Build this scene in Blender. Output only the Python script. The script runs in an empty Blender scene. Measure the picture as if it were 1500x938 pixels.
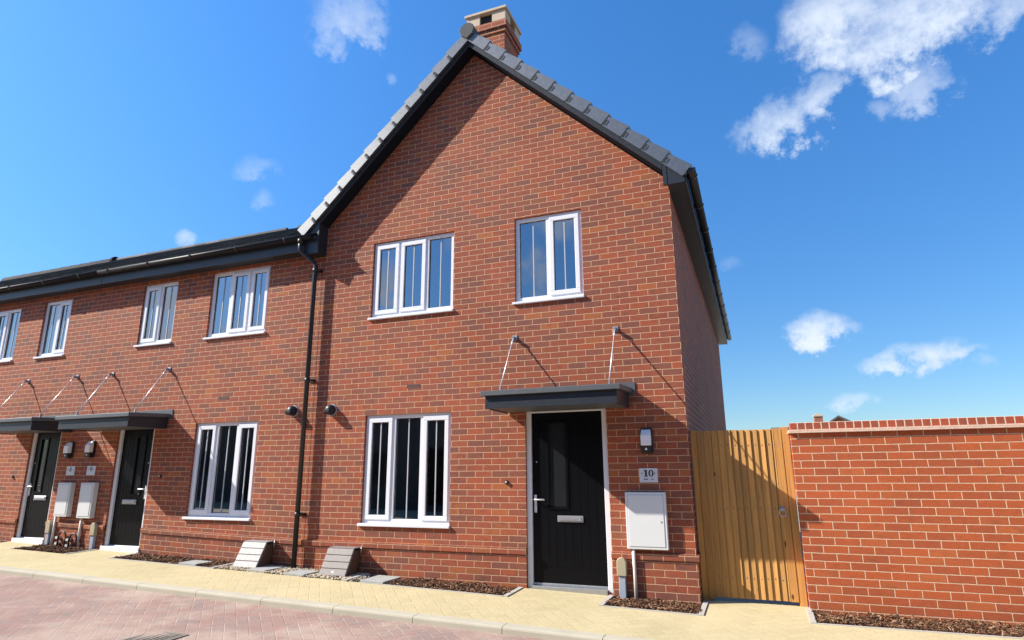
import bpy, bmesh, math, random
from mathutils import Vector, Matrix
random.seed(7)
R = math.radians
scene = bpy.context.scene
COL = scene.collection

# ------------------------------------------------------------------ node expressions
class X:
    """A socket or number inside one node tree, with arithmetic."""
    def __init__(s, nt, v): s.nt, s.v = nt, v
    def _m(s, op, *a):
        n = s.nt.nodes.new('ShaderNodeMath'); n.operation = op
        for i, q in enumerate((s,) + a):
            q = q.v if isinstance(q, X) else q
            if isinstance(q, (int, float)): n.inputs[i].default_value = q
            else: s.nt.links.new(q, n.inputs[i])
        return X(s.nt, n.outputs[0])
    def __add__(s, o): return s._m('ADD', o)
    __radd__ = __add__
    def __sub__(s, o): return s._m('SUBTRACT', o)
    def __rsub__(s, o): return X(s.nt, o)._m('SUBTRACT', s)
    def __mul__(s, o): return s._m('MULTIPLY', o)
    __rmul__ = __mul__
    def __truediv__(s, o): return s._m('DIVIDE', o)
    def floor(s): return s._m('FLOOR')
    def fract(s): return s._m('FRACT')
    def min(s, o): return s._m('MINIMUM', o)
    def max(s, o): return s._m('MAXIMUM', o)
    def mod(s, o): return s._m('FLOORED_MODULO', o)
    def gt(s, o): return s._m('GREATER_THAN', o)
    def lt(s, o): return s._m('LESS_THAN', o)
    def abs(s): return s._m('ABSOLUTE')
    def eq(s, o): return s._m('COMPARE', o, 0.1)
    def smooth(s, a, b):
        n = s.nt.nodes.new('ShaderNodeMapRange'); n.interpolation_type = 'SMOOTHSTEP'
        s.nt.links.new(s.v, n.inputs[0]); n.inputs[1].default_value = a; n.inputs[2].default_value = b
        n.inputs[3].default_value = 0; n.inputs[4].default_value = 1
        return X(s.nt, n.outputs[0])

def vec(nt, x, y, z=0.0):
    n = nt.nodes.new('ShaderNodeCombineXYZ')
    for i, q in enumerate((x, y, z)):
        q = q.v if isinstance(q, X) else q
        if isinstance(q, (int, float)): n.inputs[i].default_value = q
        else: nt.links.new(q, n.inputs[i])
    return n.outputs[0]
def noise(nt, v, scale, detail=3, rough=.55):
    n = nt.nodes.new('ShaderNodeTexNoise'); n.inputs['Scale'].default_value = scale
    n.inputs['Detail'].default_value = detail; n.inputs['Roughness'].default_value = rough
    if v is not None: nt.links.new(v, n.inputs['Vector'])
    return X(nt, n.outputs['Fac'])
def white(nt, v):
    n = nt.nodes.new('ShaderNodeTexWhiteNoise'); n.noise_dimensions = '3D'; nt.links.new(v, n.inputs['Vector'])
    return X(nt, n.outputs['Value'])
def ramp(nt, fac, stops, const=False):
    n = nt.nodes.new('ShaderNodeValToRGB'); cr = n.color_ramp
    if const: cr.interpolation = 'CONSTANT'
    while len(cr.elements) < len(stops): cr.elements.new(.5)
    for e, (p, c) in zip(cr.elements, stops): e.position = p; e.color = (*c, 1)
    nt.links.new(fac.v, n.inputs[0]); return n.outputs[0]
def mixc(nt, fac, a, b, mode='MIX'):
    n = nt.nodes.new('ShaderNodeMix'); n.data_type = 'RGBA'; n.blend_type = mode
    for i, q in ((0, fac), (6, a), (7, b)):
        q = q.v if isinstance(q, X) else q
        if isinstance(q, (int, float)): n.inputs[i].default_value = q
        elif isinstance(q, tuple): n.inputs[i].default_value = (*q, 1)
        else: nt.links.new(q, n.inputs[i])
    return n.outputs[2]
def scalec(nt, col, k):
    n = nt.nodes.new('ShaderNodeVectorMath'); n.operation = 'SCALE'; nt.links.new(col, n.inputs[0])
    if isinstance(k, X): nt.links.new(k.v, n.inputs[3])
    else: n.inputs[3].default_value = k
    return n.outputs[0]

def new_mat(name):
    m = bpy.data.materials.new(name); m.use_nodes = True; nt = m.node_tree
    return m, nt, nt.nodes['Principled BSDF']
def bump(nt, b, h, dist, strength=1.0):
    n = nt.nodes.new('ShaderNodeBump'); n.inputs['Distance'].default_value = dist; n.inputs['Strength'].default_value = strength
    nt.links.new(h.v, n.inputs['Height']); nt.links.new(n.outputs[0], b.inputs['Normal'])
def coord(nt, which='UV'):
    n = nt.nodes.new('ShaderNodeTexCoord'); return n.outputs[which]
def sep(nt, v):
    n = nt.nodes.new('ShaderNodeSeparateXYZ'); nt.links.new(v, n.inputs[0])
    return X(nt, n.outputs[0]), X(nt, n.outputs[1]), X(nt, n.outputs[2])
def geo(nt, which):
    n = nt.nodes.new('ShaderNodeNewGeometry'); return n.outputs[which]

def plain(name, col, rough=.5, var=.08, scale=6, metal=0, bmp=0, bscale=80, spec=.5, coat=0):
    """One colour, with slight mottling and optional fine relief."""
    m, nt, b = new_mat(name)
    p = coord(nt, 'Object')
    n = noise(nt, p, scale, 4) * (2 * var) + (1 - var)
    c = nt.nodes.new('ShaderNodeRGB'); c.outputs[0].default_value = (*col, 1)
    nt.links.new(scalec(nt, c.outputs[0], n), b.inputs['Base Color'])
    b.inputs['Metallic'].default_value = metal; b.inputs['Specular IOR Level'].default_value = spec
    b.inputs['Coat Weight'].default_value = coat
    nt.links.new((noise(nt, p, scale * 4, 3) * .2 + (rough - .1)).v, b.inputs['Roughness'])
    if bmp: bump(nt, b, noise(nt, p, bscale, 3), bmp)
    return m

def brick_mat(name, stops, mortar, bw=.225, bh=.075, joint=.0046, brindle=.5, weather=.0):
    m, nt, b = new_mat(name)
    uv = coord(nt, 'UV'); u, v, _ = sep(nt, uv)
    wob = noise(nt, uv, 9, 2) * .006 - .003
    v2 = v + wob
    row = (v2 / bh).floor(); cu = u / bw + row.mod(2.0) * .5
    rj = white(nt, vec(nt, row, 3.3)) * .04
    cu = cu + rj
    colm = cu.floor(); fu, fv = cu.fract(), (v2 / bh).fract()
    fu2, fv2 = fu.min(1 - fu) * bw, fv.min(1 - fv) * bh
    rag = noise(nt, uv, 70, 3) * .0055 - .00275
    d = fu2.min(fv2) + rag
    mask = d.smooth(joint - .0012, joint + .0016)
    rnd = white(nt, vec(nt, colm, row, 1.7)); rnd2 = white(nt, vec(nt, colm, row, 9.1))
    c1 = ramp(nt, rnd, stops)
    # brindled patches that run through single bricks
    seed = vec(nt, u * 9 + rnd2 * 37, v * 14, rnd * 11)
    pat = noise(nt, seed, 1.6, 3).smooth(.5, .66) * rnd2.smooth(.35, .8) * brindle
    c2 = mixc(nt, pat, c1, (.125, .052, .043))
    strk = noise(nt, vec(nt, u * 14, v * 95, 0), 1, 3) * .5 + .75
    c3 = scalec(nt, c2, strk)
    big = noise(nt, uv, .7, 5, .6) * .64 + .68
    c3 = scalec(nt, c3, big)
    mc = nt.nodes.new('ShaderNodeRGB'); mc.outputs[0].default_value = (*mortar, 1)
    mcol = scalec(nt, mc.outputs[0], noise(nt, uv, 25, 3) * .5 + .75)
    col = mixc(nt, mask, mcol, c3)
    if weather:
        col = mixc(nt, noise(nt, uv, 2.3, 5, .65).smooth(.62, .78) * weather, col, (.52, .42, .36))
    nt.links.new(col, b.inputs['Base Color'])
    b.inputs['Roughness'].default_value = .82; b.inputs['Specular IOR Level'].default_value = .3
    bump(nt, b, mask * .8 + noise(nt, uv, 160, 3) * .35 + strk * .25, .004, .75)
    return m

def herring(nt, x, y, W):
    """2:1 herringbone of W-wide blocks: distance to the joint and a random number per block."""
    xs, ys = x / W, y / W
    i, j = xs.floor(), ys.floor(); fx, fy = xs.fract(), ys.fract()
    k = (i - j).mod(4.0)
    k0, k1, k2, k3 = k.eq(0.0), k.eq(1.0), k.eq(2.0), k.eq(3.0)
    dl, dr, db, dt = fx + k1, (1 - fx) + k0, fy + k2, (1 - fy) + k3
    d = dl.min(dr).min(db.min(dt)) * W
    return d, white(nt, vec(nt, i - k1, j - k2, 2.2))

def paving_mat(name, stops, jointcol, W, ang, jw, jstrength, stain, staincol, rough=.85):
    m, nt, b = new_mat(name)
    p = coord(nt, 'Object'); x, y, _ = sep(nt, p)
    ca, sa = math.cos(ang), math.sin(ang)
    d, rnd = herring(nt, x * ca + y * sa + 40.03, y * ca - x * sa + 40.01, W)
    d = d + noise(nt, p, 60, 2) * .004 - .002
    j = 1 - d.smooth(jw * .5, jw)
    brk = noise(nt, p, 2.6, 5).smooth(.40, .64)
    col = ramp(nt, rnd, stops)
    col = scalec(nt, col, noise(nt, p, 45, 4) * .5 + .75)
    col = scalec(nt, col, noise(nt, p, 1.1, 4) * .3 + .85)
    col = mixc(nt, noise(nt, p, .8, 6, .7).smooth(.44, .66) * stain, col, staincol)
    col = mixc(nt, j * brk * jstrength, col, jointcol)
    nt.links.new(col, b.inputs['Base Color']); b.inputs['Roughness'].default_value = rough
    b.inputs['Specular IOR Level'].default_value = .25
    bump(nt, b, (1 - j) * .6 + noise(nt, p, 120, 3) * .4, .004, .7)
    return m

def island_mat(name, stops, rough=.85):
    m, nt, b = new_mat(name)
    r = X(nt, geo(nt, 'Random Per Island'))
    c = ramp(nt, r, stops)
    c = scalec(nt, c, noise(nt, coord(nt, 'Object'), 90, 2) * .7 + .65)
    nt.links.new(c, b.inputs['Base Color']); b.inputs['Roughness'].default_value = rough
    b.inputs['Specular IOR Level'].default_value = .25
    return m

HB = [(0, (.335, .080, .033)), (.2, (.295, .077, .038)), (.38, (.255, .074, .041)), (.55, (.285, .070, .032)), (.72, (.225, .073, .044)), (.86, (.19, .069, .046)), (.97, (.34, .102, .036))]
M = {}
M['brick'] = brick_mat('house_brick', HB, (.54, .34, .205), joint=.0031, brindle=.5, weather=.05)
M['brick_soldier'] = brick_mat('coping_brick', [(0, (.37, .078, .034)), (.5, (.33, .072, .034)), (1, (.28, .075, .042))], (.60, .45, .34), bw=.075, bh=.35, joint=.0055, brindle=.3, weather=.5)
M['brick_garden'] = brick_mat('garden_wall_brick', [(0, (.45, .102, .032)), (.3, (.415, .094, .032)), (.6, (.355, .084, .033)), (.8, (.39, .090, .031)), (1, (.445, .116, .038))], (.62, .43, .275), joint=.0037, brindle=.2, weather=.06)
M['facing'] = plain('dark_facing_wall', (.065, .065, .062), .8)  # wall tone kept dark so the added houses darken the pane reflections
M['plaster'] = plain('plaster', (.80, .80, .78), .9)
M['upvc'] = plain('white_upvc', (.74, .74, .76), .32, .03)
M['bar'] = plain('glazing_bar_white', (.43, .44, .46), .4, .03)
M['anthracite'] = plain('anthracite_upvc', (.022, .026, .032), .42, .15, spec=.4)
M['black'] = plain('black_plastic', (.012, .012, .014), .45, .2)
M['lead'] = plain('canopy_grey', (.085, .093, .098), .5, .15)
def tile_mat():
    m, nt, b = new_mat('roof_tile'); p = coord(nt, 'Object')
    c = ramp(nt, X(nt, geo(nt, 'Random Per Island')), [(0, (.040, .038, .038)), (.5, (.075, .071, .069)), (1, (.125, .118, .114))])
    nt.links.new(scalec(nt, c, noise(nt, p, 9, 4) * .6 + .7), b.inputs['Base Color'])
    b.inputs['Roughness'].default_value = .75; b.inputs['Specular IOR Level'].default_value = .25
    bump(nt, b, noise(nt, p, 60, 3), .002); return m
M['tile'] = tile_mat()
M['ridge_dark'] = plain('dark_ridge', (.010, .012, .018), .7, .2, spec=.06)
M['gutter'] = plain('gutter_black', (.012, .012, .014), .55, .2, spec=.25)
M['verge'] = plain('verge_tile', (.040, .043, .047), .45, .25, 4, bmp=.0008, bscale=90, spec=1.0, coat=.3)
M['verge'].node_tree.nodes['Principled BSDF'].inputs['IOR'].default_value = 1.65
M['ridge_cap'] = plain('ridge_cap', (.075, .078, .08), .7, .25, 6, spec=.25)
M['verge'].node_tree.nodes['Principled BSDF'].inputs['Coat Roughness'].default_value = .42
M['steel'] = plain('steel', (.70, .71, .72), .42, .05, metal=.65)
M['galv'] = plain('galvanised_steel', (.45, .46, .48), .45, .12, metal=.9)
M['meter'] = plain('meter_box_white', (.64, .645, .64), .4, .03)
M['tan'] = plain('tan_plastic', (.40, .34, .22), .5, .08)
M['duct'] = plain('grey_duct', (.33, .37, .43), .5, .08)
M['pipe_white'] = plain('cream_pipe', (.66, .61, .54), .5, .06)
M['gaslid'] = plain('gas_box_lid', (.225, .195, .18), .55, .06, spec=.25)
M['gasbody'] = plain('gas_box_brown', (.12, .06, .035), .5, .2)
M['dark'] = plain('dark_gap', (.012, .012, .012), .8, .1)
M['buff'] = plain('buff_chimney', (.52, .40, .27), .7, .1, bmp=.001)
M['creasing'] = plain('pale_creasing', (.62, .44, .33), .85, .25, 18, bmp=.003, bscale=50)
M['concrete'] = plain('kerb_concrete', (.44, .40, .30), .9, .16, 3, bmp=.0015, bscale=150)
M['edging'] = plain('edging_concrete', (.42, .39, .34), .9, .15, 7, bmp=.001)
M['slab'] = plain('slab_grey', (.33, .33, .31), .9, .22, 9, bmp=.0015)
M['earth'] = plain('bounce_ground', (.34, .29, .215), .95, .25, 1.5)  # unseen ground, made pale to bounce warm light onto the shaded walls
M['soil'] = plain('bed_soil', (.055, .032, .02), .95, .4, 25, bmp=.01, bscale=40)
M['plate'] = plain('number_plate', (.58, .59, .62), .35, .08, 30)
M['ink'] = plain('plate_black', (.01, .01, .012), .5, .05)
M['ink_grey'] = plain('plate_grey', (.18, .18, .20), .5, .05)
M['diffuser'] = plain('opal_diffuser', (.80, .81, .84), .25, .03)
M['terracotta'] = plain('terracotta_vent', (.26, .05, .04), .7, .2)
M['louvre'] = plain('weep_vent', (.13, .055, .04), .7, .2)
M['cast'] = plain('cast_iron', (.22, .19, .15), .6, .3, 20, bmp=.001)
M['chips'] = island_mat('bark_chips', [(0, (.035, .016, .009)), (.3, (.085, .038, .019)), (.6, (.15, .072, .036)), (.85, (.25, .13, .068)), (1, (.42, .27, .16))])
M['pebbles'] = island_mat('pebbles', [(0, (.50, .42, .29)), (.4, (.40, .30, .18)), (.7, (.60, .54, .42)), (1, (.26, .20, .14))])
M['buffpave'] = paving_mat('buff_paving', [(0, (.48, .40, .225)), (.5, (.505, .42, .24)), (1, (.46, .38, .215))], (.30, .24, .15), .115, R(38), .006, .26, .4, (.56, .47, .28))
M['blockroad'] = paving_mat('block_road', [(0, (.285, .185, .152)), (.35, (.325, .20, .163)), (.65, (.265, .19, .163)), (1, (.345, .222, .18))], (.52, .43, .34), .105, R(45), .0065, .42, .85, (.43, .33, .26))
# tan timber with long grain
def timber(name, col):
    m, nt, b = new_mat(name)
    p = coord(nt, 'Object'); x, y, z = sep(nt, p)
    isl = X(nt, geo(nt, 'Random Per Island'))
    g = noise(nt, vec(nt, x * 60 + isl * 50, y * 60, z * 2.2), 1, 5, .6)
    kn = noise(nt, vec(nt, x * 10 + isl * 31, isl * 9, z * 3.6), 1.6, 1).smooth(.735, .79)
    c = ramp(nt, g, [(.2, tuple(q * .62 for q in col)), (.55, col), (.85, tuple(min(1, q * 1.25) for q in col))])
    c = scalec(nt, c, isl * .42 + .78)
    c = mixc(nt, kn, c, (.075, .028, .01))
    nt.links.new(c, b.inputs['Base Color']); b.inputs['Roughness'].default_value = .75
    bump(nt, b, g, .0015)
    return m
M['timber'] = timber('treated_timber', (.47, .238, .062))
# door skin: moulded wood grain on black
def door_mat():
    m, nt, b = new_mat('black_door_skin')
    p = coord(nt, 'Object'); x, y, z = sep(nt, p)
    g = noise(nt, vec(nt, x * 90, y * 90, z * 3), 1, 4)
    b.inputs['Base Color'].default_value = (.0035, .0037, .005, 1)
    b.inputs['Specular IOR Level'].default_value = .14
    b.inputs['Roughness'].default_value = .33
    bump(nt, b, g, .0012)
    return m
M['door'] = door_mat()
def glass_mat(name, ior, tint=.96, rough=0.0):
    m = bpy.data.materials.new(name); m.use_nodes = True; nt = m.node_tree; nt.nodes.clear()
    out = nt.nodes.new('ShaderNodeOutputMaterial'); mx = nt.nodes.new('ShaderNodeMixShader')
    tr = nt.nodes.new('ShaderNodeBsdfTransparent'); tr.inputs[0].default_value = (tint, tint * 1.01, tint, 1)
    gl = nt.nodes.new('ShaderNodeBsdfGlossy'); gl.inputs['Roughness'].default_value = rough
    gl.inputs[0].default_value = (.95, .97, 1, 1)
    fr = nt.nodes.new('ShaderNodeFresnel'); fr.inputs[0].default_value = ior
    nt.links.new(fr.outputs[0], mx.inputs[0]); nt.links.new(tr.outputs[0], mx.inputs[1]); nt.links.new(gl.outputs[0], mx.inputs[2])
    # sealed units are never quite flat
    bp = nt.nodes.new('ShaderNodeBump'); bp.inputs['Distance'].default_value = .002; bp.inputs['Strength'].default_value = .12
    nt.links.new(noise(nt, coord(nt, 'Object'), 1.7, 1).v, bp.inputs['Height'])
    nt.links.new(bp.outputs[0], gl.inputs['Normal'])
    nt.links.new(mx.outputs[0], out.inputs[0]); return m
M['glass'] = glass_mat('double_glazing', 3.4)
M['door_glass'] = plain('obscured_glass', (.016, .018, .020), .16, .3, 30, bmp=.001, bscale=60)

# ------------------------------------------------------------------ mesh building
def warp_none(x, z): return z
class MB:
    """Collects shapes; build() links them as one mesh object. UVs are metres in world axes."""
    def __init__(s): s.bm = bmesh.new(); s.mi = 0
    def quad(s, pts, mi=None):
        f = s.bm.faces.new([s.bm.verts.new(p) for p in pts]); f.material_index = s.mi if mi is None else mi; return f
    def hexa(s, p, mi=None):
        """8 corners: bottom ring 0-3, top ring 4-7."""
        v = [s.bm.verts.new(q) for q in p]
        for a in ((3, 2, 1, 0), (4, 5, 6, 7), (0, 1, 5, 4), (1, 2, 6, 5), (2, 3, 7, 6), (3, 0, 4, 7)):
            f = s.bm.faces.new([v[i] for i in a]); f.material_index = s.mi if mi is None else mi
    def box(s, x0, x1, y0, y1, z0, z1, mi=None):
        s.hexa([(x0, y0, z0), (x1, y0, z0), (x1, y1, z0), (x0, y1, z0), (x0, y0, z1), (x1, y0, z1), (x1, y1, z1), (x0, y1, z1)], mi)
    def prism(s, poly, axis, a0, a1, mi=None):
        """Extrude a polygon (2D) along an axis: 'x' -> (y,z), 'y' -> (x,z), 'z' -> (x,y)."""
        def P(q, a): return {'x': (a, q[0], q[1]), 'y': (q[0], a, q[1]), 'z': (q[0], q[1], a)}[axis]
        A = [s.bm.verts.new(P(q, a0)) for q in poly]; B = [s.bm.verts.new(P(q, a1)) for q in poly]
        n = len(poly); fs = [s.bm.faces.new(A), s.bm.faces.new(B[::-1])]
        for i in range(n): fs.append(s.bm.faces.new([A[i], B[i], B[(i + 1) % n], A[(i + 1) % n]]))
        for f in fs: f.material_index = s.mi if mi is None else mi
    def tube(s, pts, r, n=10, mi=None, caps=True):
        pts = [Vector(p) for p in pts]; rings = []; rr = r if isinstance(r, (list, tuple)) else [r] * len(pts)
        t0 = (pts[1] - pts[0]).normalized()
        ref = Vector((0, 0, 1)) if abs(t0.z) < .9 else Vector((1, 0, 0))
        a = t0.cross(ref).normalized()
        for i, p in enumerate(pts):
            if i == 0: t = t0
            elif i == len(pts) - 1: t = (pts[i] - pts[i - 1]).normalized()
            else: t = ((pts[i + 1] - p).normalized() + (p - pts[i - 1]).normalized()).normalized()
            a = (a - t * a.dot(t)).normalized(); b = t.cross(a)
            rings.append([s.bm.verts.new(p + (a * math.cos(q) + b * math.sin(q)) * rr[i]) for q in [2 * math.pi * k / n for k in range(n)]])
        fs = []
        for A, B in zip(rings, rings[1:]):
            for k in range(n): fs.append(s.bm.faces.new([A[k], A[(k + 1) % n], B[(k + 1) % n], B[k]]))
        for f in fs: f.smooth = True
        if caps: fs += [s.bm.faces.new(rings[0][::-1]), s.bm.faces.new(rings[-1])]
        for f in fs: f.material_index = s.mi if mi is None else mi
    def ball(s, c, r, seg=12, ring=8, sc=(1, 1, 1), mi=None):
        g = bmesh.ops.create_uvsphere(s.bm, u_segments=seg, v_segments=ring, radius=r, matrix=Matrix.Translation(c) @ Matrix.Diagonal((*sc, 1)))
        for v in g['verts']:
            for f in v.link_faces: f.smooth = True; f.material_index = s.mi if mi is None else mi
    def build(s, name, mats, parent=None, off=(0, 0, 0), bevel=0, seg=1, warp=None, recalc=True):
        """off: where the local origin sits in the world (used for UVs only)."""
        bm = s.bm
        if recalc: bmesh.ops.recalc_face_normals(bm, faces=bm.faces[:])
        if bevel:
            es = [e for e in bm.edges if len(e.link_faces) == 2 and e.calc_face_angle(0) > R(28)]
            bmesh.ops.bevel(bm, geom=es, offset=bevel, segments=seg, profile=.6, affect='EDGES', clamp_overlap=True)
        bm.normal_update()
        uv = bm.loops.layers.uv.new('UVMap')
        for f in bm.faces:
            n = f.normal; ax = max(range(3), key=lambda i: abs(n[i]))
            for l in f.loops:
                x, y, z = (l.vert.co[i] + off[i] for i in range(3))
                if ax == 1: q = (x, (warp(x, z) if warp else z) + .015)
                elif ax == 0: q = (y + .1125, z + .015)
                else: q = (x, y)
                l[uv].uv = q
        me = bpy.data.meshes.new(name); bm.to_mesh(me); bm.free()
        for m in (mats if isinstance(mats, (list, tuple)) else [mats]): me.materials.append(m)
        o = bpy.data.objects.new(name, me); COL.objects.link(o); o.parent = parent
        return o

def tag(o, label=None, cat=None, group=None, kind=None):
    for k, v in (('label', label), ('category', cat), ('group', group), ('kind', kind)):
        if v: o[k] = v
    return o
def thing(name, label, cat, loc=(0, 0, 0), group=None):
    o = bpy.data.objects.new(name, None); COL.objects.link(o); o.location = loc; o.empty_display_size = .2
    return tag(o, label, cat, group)
def kids(o): return [c for c in bpy.data.objects if c.parent == o]
def copy_thing(o, loc, label, parent=None):
    c = o.copy(); COL.objects.link(c); c.parent = parent
    if parent is None: c.location = loc; c['label'] = label
    for ch in kids(o): copy_thing(ch, None, None, c)
    return c

# ------------------------------------------------------------------ the lie of the land
def gw(x): return -.03 - .0235 * min(x, 0) if x > -30 else .675
XB = [-300, -30, -20, -14, -11, -8, -5, -2.5, 0, 1.5, 5, 12, 300]
def sheet(name, y0, y1, dz, mat, xs=None, fall=.02, kind='structure', thick=0):
    mb = MB(); xs = xs or XB
    for a, b in zip(xs, xs[1:]):
        mb.quad([(a, y0, gw(a) + fall * y0 + dz), (b, y0, gw(b) + fall * y0 + dz), (b, y1, gw(b) + fall * y1 + dz), (a, y1, gw(a) + fall * y1 + dz)])
    o = mb.build(name, mat, recalc=False); tag(o, kind=kind); return o
def span(a, b, n=6): return [a + (b - a) * i / n for i in range(n + 1)]
KERB0, KERB1 = -1.5, -1.63
ground = MB()
for a, b in zip(XB, XB[1:]): ground.quad([(a, -600, gw(a) - .35), (b, -600, gw(b) - .35), (b, 900, gw(b) - .35), (a, 900, gw(a) - .35)])
tag(ground.build('ground', M['earth'], recalc=False), kind='structure')
sheet('road', -9.0, KERB1 + .01, -.062, M['blockroad'])
# pavement with the paths up to the doors and to the gate
pv = MB()
def flat(mb, x0, x1, y0, y1, dz=0, n=6):
    s = span(x0, x1, n)
    for a, b in zip(s, s[1:]): mb.quad([(a, y0, gw(a) + .02 * y0 + dz), (b, y0, gw(b) + .02 * y0 + dz), (b, y1, gw(b) + .02 * y1 + dz), (a, y1, gw(a) + .02 * y1 + dz)])
BF = -.5
flat(pv, -40, 12, KERB0, BF, n=52)
PATHS = [(-1.985, -.93), (-9.06, -8.16), (-11.25, -10.36), (.075, 1.04)]
for a, b in PATHS: flat(pv, a, b, BF, .25 if a > 0 else .06)
tag(pv.build('pavement', M['buffpave'], recalc=False), kind='structure')
# kerb stones with open joints and a rounded front edge
kb = MB(); x = -40.0
while x < 12:
    a, b = x + .003, x + .912
    def K(xx, y, d): return (xx, y, gw(xx) + .02 * y + d)
    prof = [(KERB0, -.25), (KERB0, 0), (KERB1 + .02, 0.0), (KERB1 + .006, -.006), (KERB1, -.02), (KERB1 - .006, -.25)]
    A = [kb.bm.verts.new(K(a, y, d)) for y, d in prof]; B = [kb.bm.verts.new(K(b, y, d)) for y, d in prof]
    n = len(prof)
    for i in range(n): kb.bm.faces.new([A[i], B[i], B[(i + 1) % n], A[(i + 1) % n]])
    kb.bm.faces.new(A); kb.bm.faces.new(B[::-1])
    x += .915
tag(kb.build('kerb', M['concrete']), kind='structure')
# edging strips round the beds
ed = MB()
def strip(x0, y0, x1, y1, w=.05, up=.012):
    d = Vector((x1 - x0, y1 - y0)).normalized(); nx, ny = -d.y * w / 2, d.x * w / 2
    c = [(x0 + nx, y0 + ny), (x0 - nx, y0 - ny), (x1 - nx, y1 - ny), (x1 + nx, y1 + ny)]
    ed.hexa([(px, py, gw(px) - .15) for px, py in c] + [(px, py, gw(px) + .02 * py + up) for px, py in c])
for (xa, xb) in ((-3.87, -2.01), (-.905, .05), (1.065, 8), (-8.135, -6.16)): strip(xa, BF - .012, xb, BF - .012, .03, .006)
for q in (-1.985, -.93, .055, 1.04): strip(q, BF - .02, q, -.02 if q < 0 else .1)
for q in (-8.14, -9.08, -10.34): strip(q, BF - .02, q, -.02, .05, .008)
strip(-6.15, -.54, -6.15, -.05, .045, .02); strip(-4.06, -.53, -4.06, -.05, .05, .02)
tag(ed.build('edging', M['edging']), kind='structure')
# soil under the beds
so = MB()
flat(so, -14, .06, -.53, 0, -.035, 20); flat(so, 1.05, 9, -.53, 0, -.035, 4)
tag(so.build('bed_ground', M['soil'], recalc=False), kind='structure')

def scatter_chips(name, areas, dens):
    mb = MB()
    for (x0, x1, y0, y1) in areas:
        for _ in range(int((x1 - x0) * (y1 - y0) * dens)):
            x, y = random.uniform(x0, x1), random.uniform(y0, y1)
            l, w, t = random.uniform(.018, .06), random.uniform(.006, .016), random.uniform(.002, .006)
            lift = -.03 + .028 * random.random() ** .7 + .012 * math.sin(x * 9 + 2) * math.sin(y * 14)
            Mx = Matrix.Translation((x, y, gw(x) + lift + .012)) @ Matrix.Rotation(random.uniform(0, 6.3), 4, 'Z') @ Matrix.Rotation(random.gauss(0, .35), 4, 'Y') @ Matrix.Rotation(random.gauss(0, .4), 4, 'X')
            p = [(-l / 2, -w / 2, 0), (l / 2, -w * .3, 0), (l / 2, w * .35, 0), (-l / 2, w / 2, 0)]
            mb.hexa([Mx @ Vector((a, b, 0)) for a, b, _ in p] + [Mx @ Vector((a * .93, b * .9, t)) for a, b, _ in p])
    return tag(mb.build(name, M['chips'], recalc=False), kind='stuff')
scatter_chips('bark_mulch', [(-3.5, -2.015, -.485, -.02), (-.90, .03, -.485, -.02), (-8.1, -6.18, -.48, -.02), (-10.32, -9.1, -.48, -.02), (1.07, 3.6, -.485, -.01), (-14, -11.3, -.45, -.05)], 2300)
gv = MB()
for (x0, x1, y0, y1, k) in ((-6.1, -4.1, -.5, -.01, 2400), (-4.1, -3.85, -.5, -.05, 700)):
    for _ in range(int((x1 - x0) * (y1 - y0) * k)):
        x, y = random.uniform(x0, x1), random.uniform(y0, y1)
        r = random.uniform(.007, .017)
        Mx = Matrix.Translation((x, y, gw(x) - .006 + .012 * random.random())) @ Matrix.Rotation(random.uniform(0, 6.3), 4, 'Z') @ Matrix.Diagonal((1.25, .9, .7, 1))
        bmesh.ops.create_icosphere(gv.bm, subdivisions=1, radius=r, matrix=Mx)
tag(gv.build('gravel', M['pebbles'], recalc=False), kind='stuff')

# ------------------------------------------------------------------ house walls
T = .3
def facade(mb, X0, X1, z0, z1, holes, ox, extra_x=(), extra_z=()):
    xs = sorted({X0, X1, *extra_x, *[h[0] for h in holes], *[h[1] for h in holes]}); zs = sorted({z0, z1, *extra_z, *[h[2] for h in holes], *[h[3] for h in holes]})
    xs = [x for x in xs if X0 <= x <= X1]
    for a, b in zip(xs, xs[1:]):
        for c, d in zip(zs, zs[1:]):
            if any(h[0] < (a + b) / 2 < h[1] and h[2] < (c + d) / 2 < h[3] for h in holes): continue
            mb.quad([(a - ox, 0, c), (b - ox, 0, c), (b - ox, 0, d), (a - ox, 0, d)], 0)
            mb.quad([(b - ox, T, c), (a - ox, T, c), (a - ox, T, d), (b - ox, T, d)], 1)
    for (a, b, c, d) in holes:
        a, b = a - ox, b - ox
        for y0, y1, m in ((0, .1, 0), (.1, T, 1)):
            mb.quad([(a, y0, c), (a, y0, d), (a, y1, d), (a, y1, c)], m); mb.quad([(b, y0, d), (b, y0, c), (b, y1, c), (b, y1, d)], m)
            mb.quad([(a, y0, d), (b, y0, d), (b, y1, d), (a, y1, d)], m); mb.quad([(b, y0, c), (a, y0, c), (a, y1, c), (b, y1, c)], m)

def side_wall(mb, x, inward, z0, z1, y0, y1):
    """A wall at x running in depth, T thick towards `inward` (+1/-1)."""
    xi = x + inward * T
    mb.quad([(x, y0, z0), (x, y1, z0), (x, y1, z1), (x, y0, z1)], 0)
    mb.quad([(xi, y1, z0), (xi, y0 + T, z0), (xi, y0 + T, z1), (xi, y1, z1)], 1)

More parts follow.
